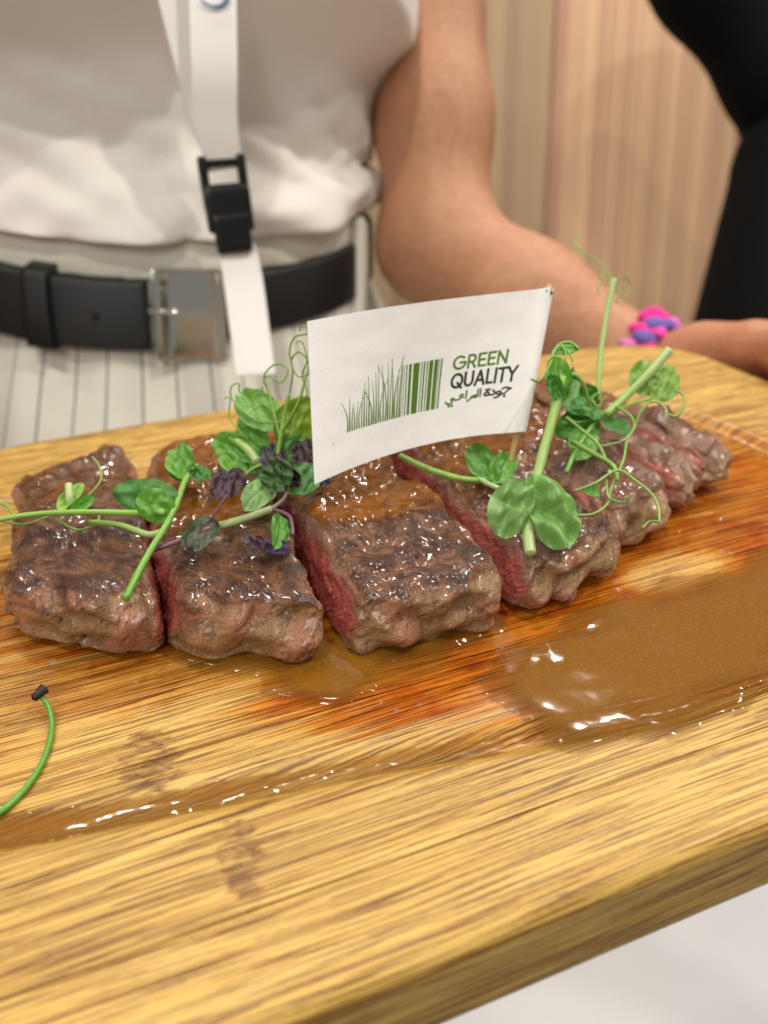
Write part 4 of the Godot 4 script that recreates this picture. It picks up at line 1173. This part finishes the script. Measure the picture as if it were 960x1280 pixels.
func ribbon(m: MB, pts: Array, wide: Array, across: Vector3, thick := 0.0009) -> void:
	var path := curve(pts, 8)
	var from := m.t.size()
	var first := m.v.size()
	var n := path.size()
	for i in n:
		var dir := (path[mini(i + 1, n - 1)] - path[maxi(i - 1, 0)]).normalized()
		var side := (across - dir * across.dot(dir)).normalized()
		var nrm := side.cross(dir)
		var f := float(i) / (n - 1) * (wide.size() - 1)
		var w: float = lerpf(wide[int(f)], wide[mini(int(f) + 1, wide.size() - 1)], f - int(f)) * 0.5
		for s in [[-1, -1], [-1, 1], [-0.8, 1.25], [0.8, 1.25], [1, 1], [1, -1]]:
			m.add(path[i] + side * s[0] * w + nrm * s[1] * thick * 0.5, Color.WHITE, Vector2(s[0] * 0.5 + 0.5, float(i) / (n - 1)))
	m.net(first, 6, n, true)
	for e in 2:
		var row := first + e * (n - 1) * 6
		for k in range(1, 5):
			if e == 0: m.tri(row, row + k + 1, row + k)
			else: m.tri(row, row + k, row + k + 1)
	m.outward(from)

func build_woman() -> void:
	var o := world_thing("person", "woman in white top and pinstriped cream trousers holding the board by its end", "person", Vector3(-0.135, 0.0, -0.515))
	var skin := mat(Color(0.745, 0.535, 0.40), 0.5, true)
	skin.subsurf_scatter_enabled = true
	skin.subsurf_scatter_strength = 0.02
	skin.albedo_texture = noise_tex(0.02, 5, 0.65, 81, 512, ramp([[0.25, Color(0.91, 0.88, 0.87)], [0.5, Color(0.97, 0.96, 0.955)], [0.75, Color(1, 1, 1)]]))
	skin.heightmap_enabled = true
	skin.heightmap_texture = noise_tex(0.12, 3, 0.6, 82, 512)
	skin.heightmap_scale = 0.05
	skin.uv1_triplanar = true
	skin.uv1_scale = Vector3.ONE * 16.0
	var body := MB.new()
	var sh := Vector3(0.02861, 1.50361, -0.55277)
	var el := Vector3(0.03389, 1.29444, -0.50578)
	var fm := Vector3(0.08178, 1.25811, -0.46580)
	var wr := BT * Vector3(0.232, -0.030, -0.168)
	var bones := [[TF * Vector3(-0.045, 1.0, 0), TF * Vector3(-0.04, 1.45, 0), 0.078, 0.066], [TF * Vector3(0.045, 1.0, 0), TF * Vector3(0.04, 1.45, 0), 0.078, 0.066], [TF * Vector3(-0.12, 1.50, 0), TF * Vector3(0.12, 1.50, 0), 0.05, 0.05],
		[sh, el.lerp(sh, 0.35), 0.036, 0.030], [el.lerp(sh, 0.35), el, 0.030, 0.031], [el, fm, 0.031, 0.0315], [fm, wr, 0.0315, 0.0215],
		[TF * Vector3(0.0, 1.5, 0), TF * Vector3(0.0, 1.60, 0.01), 0.05, 0.045]]
	var el2 := TF * Vector3(-0.235, 1.26, 0.02)
	var wr2 := BT * Vector3(-0.14, -0.004, -0.12)
	bones.append_array([[TF * Vector3(-0.16, 1.49, 0), el2, 0.043, 0.035], [el2, wr2, 0.037, 0.024]])
	flesh(body, bones, 0.008, 0.03, Color.WHITE)
	# left hand: round the right end of the board, thumb along its top
	var hand := []
	var kn := [Vector3(0.238, -0.014, -0.122), Vector3(0.239, -0.017, -0.102), Vector3(0.239, -0.020, -0.082), Vector3(0.236, -0.022, -0.064)]
	for k in 4:
		var a: Vector3 = BT * kn[k]
		var b: Vector3 = BT * (kn[k] + Vector3(-0.002, -0.018, 0.004 + 0.002 * k))
		var c: Vector3 = BT * (kn[k] + Vector3(-0.026 + 0.003 * k, -0.032 - kn[k].y * 0.6, 0.006 + 0.002 * k))
		var d: Vector3 = BT * (kn[k] + Vector3(-0.048 + 0.006 * k, -0.031 - kn[k].y * 0.9, 0.006 + 0.002 * k))
		hand.append_array([[wr.lerp(a, 0.12), a, 0.0165, 0.0115], [a, b, 0.0105, 0.009], [b, c, 0.009, 0.008], [c, d, 0.008, 0.0068]])
	var t0 := BT * Vector3(0.234, -0.010, -0.146)
	var t1 := BT * Vector3(0.233, 0.001, -0.114)
	var t2 := BT * Vector3(0.226, 0.0095, -0.086)
	var t3 := BT * Vector3(0.214, 0.0095, -0.064)
	hand.append_array([[wr, wr.lerp(t0, 0.5), 0.0235, 0.021], [t0, t1, 0.017, 0.013], [t1, t2, 0.0128, 0.0105], [t2, t3, 0.0112, 0.0085]])
	flesh(body, hand, 0.003, 0.007, Color(1.0, 0.90, 0.92))
	var hand2 := []
	var w2 := BT * Vector3(-0.14, -0.004, -0.12)
	for k in 4:
		var a: Vector3 = BT * Vector3(-0.152, -0.002 - 0.005 * k, -0.072 + 0.019 * k)
		hand2.append_array([[w2.lerp(a, 0.12), a, 0.016, 0.0115], [a, BT * Vector3(-0.149, -0.031, -0.066 + 0.019 * k), 0.0105, 0.0085], [BT * Vector3(-0.149, -0.031, -0.066 + 0.019 * k), BT * Vector3(-0.108, -0.031, -0.064 + 0.019 * k), 0.0085, 0.0068]])
	hand2.append_array([[w2, BT * Vector3(-0.142, 0.012, -0.085), 0.019, 0.0145], [BT * Vector3(-0.142, 0.012, -0.085), BT * Vector3(-0.126, 0.010, -0.042), 0.0125, 0.0085]])
	flesh(body, hand2, 0.003, 0.007, Color.WHITE)
	part("body", body, skin, o)

	# white top, blousing over the waistband
	var cloth := mat(Color(0.925, 0.905, 0.88), 0.85)
	cloth.rim_enabled = true
	cloth.rim = 0.25
	cloth.heightmap_enabled = true
	cloth.heightmap_texture = noise_tex(0.3, 2, 0.5, 51, 256)
	cloth.heightmap_scale = 0.03
	cloth.uv1_triplanar = true
	cloth.uv1_scale = Vector3.ONE * 40.0
	var top := MB.new()
	var rows := 70
	var nph := 160
	for j in rows + 5:
		var f := minf(float(j) / rows, 1.0)
		var y := lerpf(1.545, 1.290, f)
		var r := lerpf(0.146, 0.1235, smoothstep(1.44, 1.345, y))
		var q := lerpf(0.104, 0.088, smoothstep(1.42, 1.36, y))
		r = lerpf(r, 0.129, smoothstep(1.33, 1.30, y))
		q = lerpf(q, 0.099, smoothstep(1.335, 1.30, y))
		r = lerpf(r, 0.10, smoothstep(1.50, 1.545, y))
		q = lerpf(q, 0.07, smoothstep(1.47, 1.545, y))
		var tucked := maxf(0.0, j - rows) / 4.0
		for i in nph:
			var ph := TAU * i / nph
			var x := sin(ph) * r
			var bust := 0.0
			if cos(ph) > 0.0:
				for s in [-1.0, 1.0]:
					var dy: float = y - 1.402 - 0.005 * s
					bust += 0.045 * exp(-pow((x - 0.066 * s) / 0.060, 2.0)) * (exp(-pow(dy / 0.075, 2.0)) if dy > 0.0 else exp(-pow(dy / 0.013, 2.0)))
			var w := smoothstep(1.40, 1.35, y)
			var fold := w * (0.0060 * nz.get_noise_2d(ph * 1.1 + 3.0, y * 30.0 + ph * 1.5) + 0.0022 * nz.get_noise_2d(ph * 4.0 - y * 22.0, y * 30.0))
			fold += 0.0016 * nz.get_noise_2d(ph * 2.0, y * 14.0 + 40.0)
			top.add(trunk(ph, y + tucked * 0.006, r, q, smoothstep(1.36, 1.30, y) * 0.9, bust + fold + 0.004 - 0.014 * tucked * tucked), Color.WHITE, Vector2(ph, y))
	top.net(0, nph, rows + 5, true)
	top.outward()
	part("white_top", top, cloth, o)

	# trousers: yoke and wide legs in one, pleated
	var pin := Image.create(512, 8, false, Image.FORMAT_RGB8)
	for i in 512:
		var s := absf(fposmod(i / 512.0, 1.0) - 0.5)
		var g := smoothstep(0.022, 0.04, s)
		for j in 8: pin.set_pixel(i, j, Color(0.47, 0.47, 0.48).lerp(Color(0.86, 0.845, 0.79), g))
	var wool := mat(Color.WHITE, 0.8)
	wool.albedo_texture = ImageTexture.create_from_image(pin)
	var tr := MB.new()
	for j in 44:
		var y := 1.290 - 0.52 * j / 43.0
		var hip := smoothstep(1.27, 1.12, y)
		var r := lerpf(0.123, 0.158, hip)
		var q := lerpf(0.091, 0.122, hip)
		for i in 161:
			var ph := TAU * i / 160.0 - PI
			var pleat := 0.004 * smoothstep(1.27, 1.2, y) * sin(ph * 17.0 + 0.5) + 0.004 * smoothstep(1.26, 1.15, y) * nz.get_noise_2d(ph * 3.0, y * 12.0)
			tr.add(trunk(ph, y, r, q, 1.0, pleat), Color.WHITE, Vector2(ph * 7.4, y))
	tr.net(0, 161, 44)
	tr.outward()
	part("trousers", tr, wool, o)
	var cream := mat(Color(0.86, 0.845, 0.79), 0.8)
	var wb := MB.new()
	band(wb, -PI, PI + 0.001, 1.272, 1.294, 0.123, 0.091, 1.0, -0.002, 0.0035, 0.002)
	part("waistband", wb, cream, o)
	var black := mat(Color(0.030, 0.028, 0.030), 0.5)
	black.heightmap_enabled = true
	black.heightmap_texture = noise_tex(0.12, 3, 0.5, 61, 256)
	black.heightmap_scale = 0.02
	black.uv1_triplanar = true
	black.uv1_scale = Vector3.ONE * 20.0
	var belt := Node3D.new()
	belt.name = "belt"
	o.add_child(belt)
	var sb := MB.new()
	band(sb, 0.13, TAU - 0.25, 1.2415, 1.2735, 0.124, 0.0925, 1.0, 0.0032, 0.0066)
	part("belt_strap", sb, black, belt)
	var sb2 := MB.new()
	band(sb2, -1.7, -0.155, 1.2400, 1.2745, 0.124, 0.0925, 1.0, 0.0085, 0.012)
	part("belt_strap", sb2, black, belt)
	var keep := MB.new()
	band(keep, -0.64, -0.53, 1.2375, 1.2775, 0.124, 0.0925, 1.0, 0.003, 0.0155)
	part("keeper_loop", keep, black, belt)
	var steel := mat(Color(0.86, 0.85, 0.83), 0.10)
	steel.metallic = 1.0
	var bk := MB.new()
	var bb := TF.basis * Basis(Vector3.UP, 0.0)
	var bc := trunk(0.0, 1.2555, 0.124, 0.0925, 1.0, 0.0075)
	rbox(bk, bc + bb * Vector3(0.0165, 0, 0), bb, Vector3(0.0022, 0.0235, 0.0016), 0.0012)
	rbox(bk, bc + bb * Vector3(-0.0165, 0, 0), bb, Vector3(0.0022, 0.0235, 0.0016), 0.0012)
	for s in [-1, 1]: rbox(bk, bc + bb * Vector3(0, 0.0222 * s, 0), bb, Vector3(0.0180, 0.0016, 0.0016), 0.0012)
	rbox(bk, bc + bb * Vector3(0.003, 0.0, 0.0), bb, Vector3(0.0140, 0.0210, 0.0012), 0.0005)
	part("buckle", bk, steel, belt)
	var prong := MB.new()
	tube(prong, PackedVector3Array([bc + bb * Vector3(-0.008, 0.002, 0.003), bc + bb * Vector3(-0.014, 0.002, 0.0055), bc + bb * Vector3(-0.021, 0.002, 0.006)]), 0.0016, 0.0012, Color.WHITE, Color.WHITE, 8)
	part("prong", prong, steel, belt)
	var hole := MB.new()
	var hc := trunk(-0.36, 1.257, 0.124, 0.0925, 1.0, 0.0122)
	tube(hole, PackedVector3Array([hc - bb * Vector3(0, 0, 0.002), hc, hc + bb * Vector3(0, 0, 0.0003)]), 0.0019, 0.0019, Color.WHITE, Color.WHITE, 10)
	part("belt_hole", hole, mat(Color(0.01, 0.01, 0.01), 0.9), belt)
	for ph in [0.93, -1.25]:
		var lp := MB.new()
		band(lp, ph, ph + 0.085, 1.228, 1.287, 0.124, 0.0925, 1.0, 0.003, 0.0105 if ph > 0 else 0.0145)
		part("belt_loop", lp, cream, o)

	# lanyard
	var l := world_thing("lanyard", "white fabric lanyard with black plastic clip hanging in front of the woman's top", "lanyard", Vector3(-0.07726, 1.30618, -0.39740))
	var white := mat(Color(0.93, 0.92, 0.91), 0.7)
	white.heightmap_enabled = true
	white.heightmap_texture = noise_tex(0.25, 2, 0.5, 71, 256)
	white.heightmap_scale = 0.02
	white.uv1_triplanar = true
	white.uv1_scale = Vector3.ONE * 60.0
	var across := Vector3(0.94, 0, -0.30)
	var st := MB.new()
	ribbon(st, [Vector3(-0.07595, 1.44463, -0.40409), Vector3(-0.07667, 1.39944, -0.39282), Vector3(-0.07705, 1.36281, -0.38884), Vector3(-0.07850, 1.34064, -0.39362), Vector3(-0.07649, 1.32043, -0.40095)], [0.021, 0.021, 0.0205, 0.020, 0.0165], across)
	part("strap", st, white, l)
	st = MB.new()
	ribbon(st, [Vector3(-0.10966, 1.44858, -0.41229), Vector3(-0.09740, 1.40160, -0.39851), Vector3(-0.09117, 1.37124, -0.39506), Vector3(-0.08618, 1.34532, -0.39891), Vector3(-0.07933, 1.32316, -0.40421)], [0.018, 0.017, 0.015, 0.014, 0.014], Vector3(0.8, 0.1, -0.6))
	part("strap", st, white, l)
	st = MB.new()
	ribbon(st, [Vector3(-0.07337, 1.28633, -0.40481), Vector3(-0.07018, 1.26931, -0.40057), Vector3(-0.06682, 1.24610, -0.39375), Vector3(-0.06330, 1.22309, -0.38595)], [0.018, 0.0195, 0.0195, 0.019], across)
	part("strap", st, white, l)
	var swoosh := MB.new()
	var sp := PackedVector3Array()
	for k in 13:
		var a := deg_to_rad(lerpf(-150.0, 10.0, k / 12.0))
		sp.append(Vector3(-0.07627, 1.39105, -0.38887) + Vector3(cos(a) * 0.0062, sin(a) * 0.0052, -cos(a) * 0.002))
	tube(swoosh, sp, 0.0004, 0.0010, Color.WHITE, Color.WHITE, 6)
	part("blue_emblem", swoosh, mat(Color(0.22, 0.40, 0.62), 0.6), l)
	var clip := mat(Color(0.045, 0.05, 0.065), 0.35)
	var cb := Basis(across, Vector3(0.10, 0.985, 0.1).normalized(), across.cross(Vector3(0.10, 0.985, 0.1)).normalized()).orthonormalized()
	cb = cb * Basis(Vector3(0, 0, 1), deg_to_rad(7.0))
	var c1 := MB.new()
	var cc := Vector3(-0.07718, 1.31318, -0.40069)
	for s in [-1, 1]: rbox(c1, cc + cb * Vector3(0.0092 * s, 0.001, 0), cb, Vector3(0.0022, 0.0125, 0.0028), 0.0012)
	rbox(c1, cc + cb * Vector3(0, -0.0015, 0), cb, Vector3(0.0105, 0.0024, 0.0032), 0.0012)
	rbox(c1, cc + cb * Vector3(0, 0.0100, -0.001), cb, Vector3(0.0105, 0.0018, 0.0022), 0.001)
	part("clip_loop", c1, clip, l)
	var c2 := MB.new()
	rbox(c2, Vector3(-0.07575, 1.30224, -0.40054), cb, Vector3(0.0112, 0.0105, 0.0036), 0.0018)
	rbox(c2, Vector3(-0.07438, 1.29120, -0.40088), cb, Vector3(0.0088, 0.0090, 0.0030), 0.0016)
	part("clip_body", c2, clip, l)
	# bracelets
	var ax := (wr - fm).normalized()
	var s1 := ax.cross(Vector3.UP).normalized()
	var s2 := s1.cross(ax)
	var brace := world_thing("fabric_bracelet", "bunched magenta, blue and green fabric bracelet on the woman's wrist", "bracelet", wr - ax * 0.017)
	var tints := [Color(0.85, 0.10, 0.52), Color(0.90, 0.28, 0.66), Color(0.88, 0.12, 0.45), Color(0.42, 0.36, 0.66), Color(0.86, 0.42, 0.74), Color(0.90, 0.16, 0.58), Color(0.88, 0.12, 0.55)]
	for k in 44:
		var a := TAU * k / 44.0
		var kn1 := MB.new()
		var c := wr + Vector3(0, 0.003, 0) - ax * (0.017 + 0.0045 * (k % 3 - 1)) + (s1 * cos(a) + s2 * sin(a)) * 0.0236
		var rr := 0.0028 + 0.0007 * sin(k * 1.9)
		flesh(kn1, [[c - ax * 0.004, c + ax * 0.004, rr, rr * 0.85], [c + s2 * 0.002, c + s1 * 0.002, rr * 0.9, rr * 0.7]], 0.0012, 0.003, Color.WHITE)
		part("fabric_knot", kn1, mat(tints[(k / 4 + (k % 3) * 2 + k / 9) % 7], 0.75), brace)
	var beads := world_thing("bead_bracelet", "thin bracelet of white and gold beads beside the fabric one", "bracelet", wr - ax * 0.005 + Vector3(0, 0.002, 0))
	var pearl := mat(Color(0.90, 0.86, 0.80), 0.25)
	var gold := mat(Color(0.82, 0.62, 0.36), 0.25)
	gold.metallic = 0.8
	var ball := SphereMesh.new()
	ball.radius = 0.0026
	ball.height = 0.0052
	ball.radial_segments = 14
	ball.rings = 8
	for k in 30:
		var a := TAU * k / 30.0
		var b := MeshInstance3D.new()
		b.name = "bead"
		b.mesh = ball
		b.material_override = gold if k % 3 == 1 else pearl
		b.position = (s1 * cos(a) + s2 * sin(a)) * 0.0250
		beads.add_child(b, true)

func build_background() -> void:
	var p := world_thing("person", "person dressed all in black standing behind at the right edge", "person", Vector3(0.62, 0.0, -1.0))
	var dark := mat(Color(0.030, 0.031, 0.038), 0.75)
	dark.metallic_specular = 0.25
	var jacket := MB.new()
	flesh(jacket, [[Vector3(0.26168, 1.81213, -1.06771), Vector3(0.38505, 1.64709, -1.02656), 0.060, 0.066], [Vector3(0.38505, 1.64709, -1.02656), Vector3(0.50633, 1.51873, -1.01517), 0.066, 0.072], [Vector3(0.61059, 1.84235, -1.15769), Vector3(0.59024, 1.45726, -1.06168), 0.15, 0.12], [Vector3(0.48245, 1.53727, -1.01979), Vector3(0.55244, 1.48920, -1.03872), 0.07, 0.09]], 0.009, 0.03, Color.WHITE)
	part("jacket", jacket, dark, p)
	var skirt := MB.new()
	flesh(skirt, [[Vector3(0.51763, 1.42326, -1.00167), Vector3(0.49720, 0.95972, -0.85518), 0.094, 0.200]], 0.010, 0.02, Color.WHITE)
	part("trousers", skirt, dark, p)

	# wood veneer wall, panel beside panel
	var wall := world_thing("wall", "pale wood panelled wall with vertical veneer stripes behind the woman", "wall", Vector3(0.3, 0.0, -1.75))
	for k in 6:
		var x0 := 0.338 + 0.58 * (k - 3)
		var img := Image.create(512, 16, false, Image.FORMAT_RGB8)
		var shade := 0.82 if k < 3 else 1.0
		for i in 512:
			var a := nz.get_noise_2d(i * 0.020, k * 13.0)
			var b := nz.get_noise_2d(i * 0.058, k * 7.0 + 40.0)
			var c := Color(0.835, 0.665, 0.525).lerp(Color(0.735, 0.540, 0.450), smoothstep(-0.2, 0.35, a)).lerp(Color(0.90, 0.745, 0.575), smoothstep(0.05, 0.45, b) * 0.8)
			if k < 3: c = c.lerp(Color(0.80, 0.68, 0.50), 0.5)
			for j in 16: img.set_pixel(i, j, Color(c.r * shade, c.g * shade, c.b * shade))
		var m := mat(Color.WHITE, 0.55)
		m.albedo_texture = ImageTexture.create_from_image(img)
		m.texture_repeat = false
		var mb := MB.new()
		var w := 0.577
		var prof := [[0.0, -0.02], [0.0, 0.0], [0.003, 0.003], [w - 0.003, 0.003], [w, 0.0], [w, -0.02]]
		for y in [0.0, 2.7]:
			for q in prof: mb.add(Vector3(x0 + q[0], y, -1.70 + q[1]), Color.WHITE, Vector2(q[0] / w, y))
		mb.net(0, 6, 2)
		part("veneer_panel", mb, m, wall)
	var table := world_thing("table", "glossy white table seen blurred below the board's front corner", "table", Vector3(0.62, 0.0, -0.75))
	var lac := mat(Color(0.86, 0.86, 0.875), 0.22)
	var tp := MB.new()
	rbox(tp, Vector3(0.66, 0.725, -0.68), Basis(), Vector3(0.65, 0.018, 0.36), 0.006, 10)
	part("table_top", tp, lac, table)
	for q in [Vector2(0.06, -0.36), Vector2(1.26, -0.36), Vector2(0.06, -1.0), Vector2(1.26, -1.0)]:
		var lg := MB.new()
		rbox(lg, Vector3(q.x, 0.3535, q.y), Basis(), Vector3(0.022, 0.3535, 0.022), 0.004)
		part("leg", lg, lac, table)

func lamp(at: Vector3, aim: Vector3, size: float, energy: float, col: Color) -> void:
	var l := AreaLight3D.new()
	l.name = "ceiling_lamp"
	l.area_size = Vector2(size, size)
	l.light_energy = energy
	l.light_color = col
	l.area_range = 12.0
	l.shadow_enabled = true
	add_child(l, true)
	l.look_at_from_position(at, aim, Vector3(0.2, 0.1, 1))

func _ready() -> void:
	var cam := Camera3D.new()
	cam.name = "camera"
	add_child(cam)
	cam.position = Vector3(0, 1.25, 0)
	cam.rotation_degrees = Vector3(-14.0, 0, 0)
	var eye := CameraAttributesPhysical.new()
	eye.frustum_focal_length = 18.06
	eye.frustum_focus_distance = 0.179
	eye.frustum_near = 0.01
	eye.frustum_far = 30.0
	eye.exposure_aperture = 6.9
	cam.attributes = eye
	cam.fov = 67.2
	cam.near = 0.01
	cam.far = 30.0
	cam.current = true
	var we := WorldEnvironment.new()
	we.name = "surroundings"
	var env := Environment.new()
	env.background_mode = Environment.BG_COLOR
	env.background_color = Color(0.50, 0.492, 0.475)
	env.background_energy_multiplier = 1.0
	env.tonemap_mode = Environment.TONE_MAPPER_LINEAR
	env.tonemap_exposure = 1.15
	env.sdfgi_enabled = true
	env.ssao_enabled = true
	env.ssil_enabled = true
	we.environment = env
	add_child(we)
	# spotlights of the hall's ceiling
	var warm := Color(1.0, 0.975, 0.925)
	for q in [[0.36, -0.74, 0.36], [-0.62, -0.55, 0.34], [0.80, 0.30, 0.95], [-0.30, 0.80, 0.85], [1.10, -0.80, 0.55], [0.25, -1.25, 0.30], [-0.15, -0.25, 0.40], [1.55, -0.20, 0.50], [-1.10, 0.10, 0.35]]:
		lamp(Vector3(q[0], 2.65, q[1]), Vector3(q[0] * 0.3, 1.1, q[1] * 0.3 - 0.2), 0.075, q[2], warm)
	lamp(Vector3(-0.5, 2.1, 2.1), Vector3(-0.1, 1.3, -0.5), 0.9, 1.6, Color(1.0, 0.99, 0.97))
	rng.seed = 77
	nz.seed = 4
	nz.frequency = 1.0
	nz.fractal_type = FastNoiseLite.FRACTAL_NONE
	nf.seed = 9
	nf.frequency = 1.0
	nf.fractal_octaves = 4
	nf.fractal_gain = 0.55
	build_background()
	build_woman()
	build_board()
	build_steak()
	build_sauces()
	build_flag()
	build_greens()
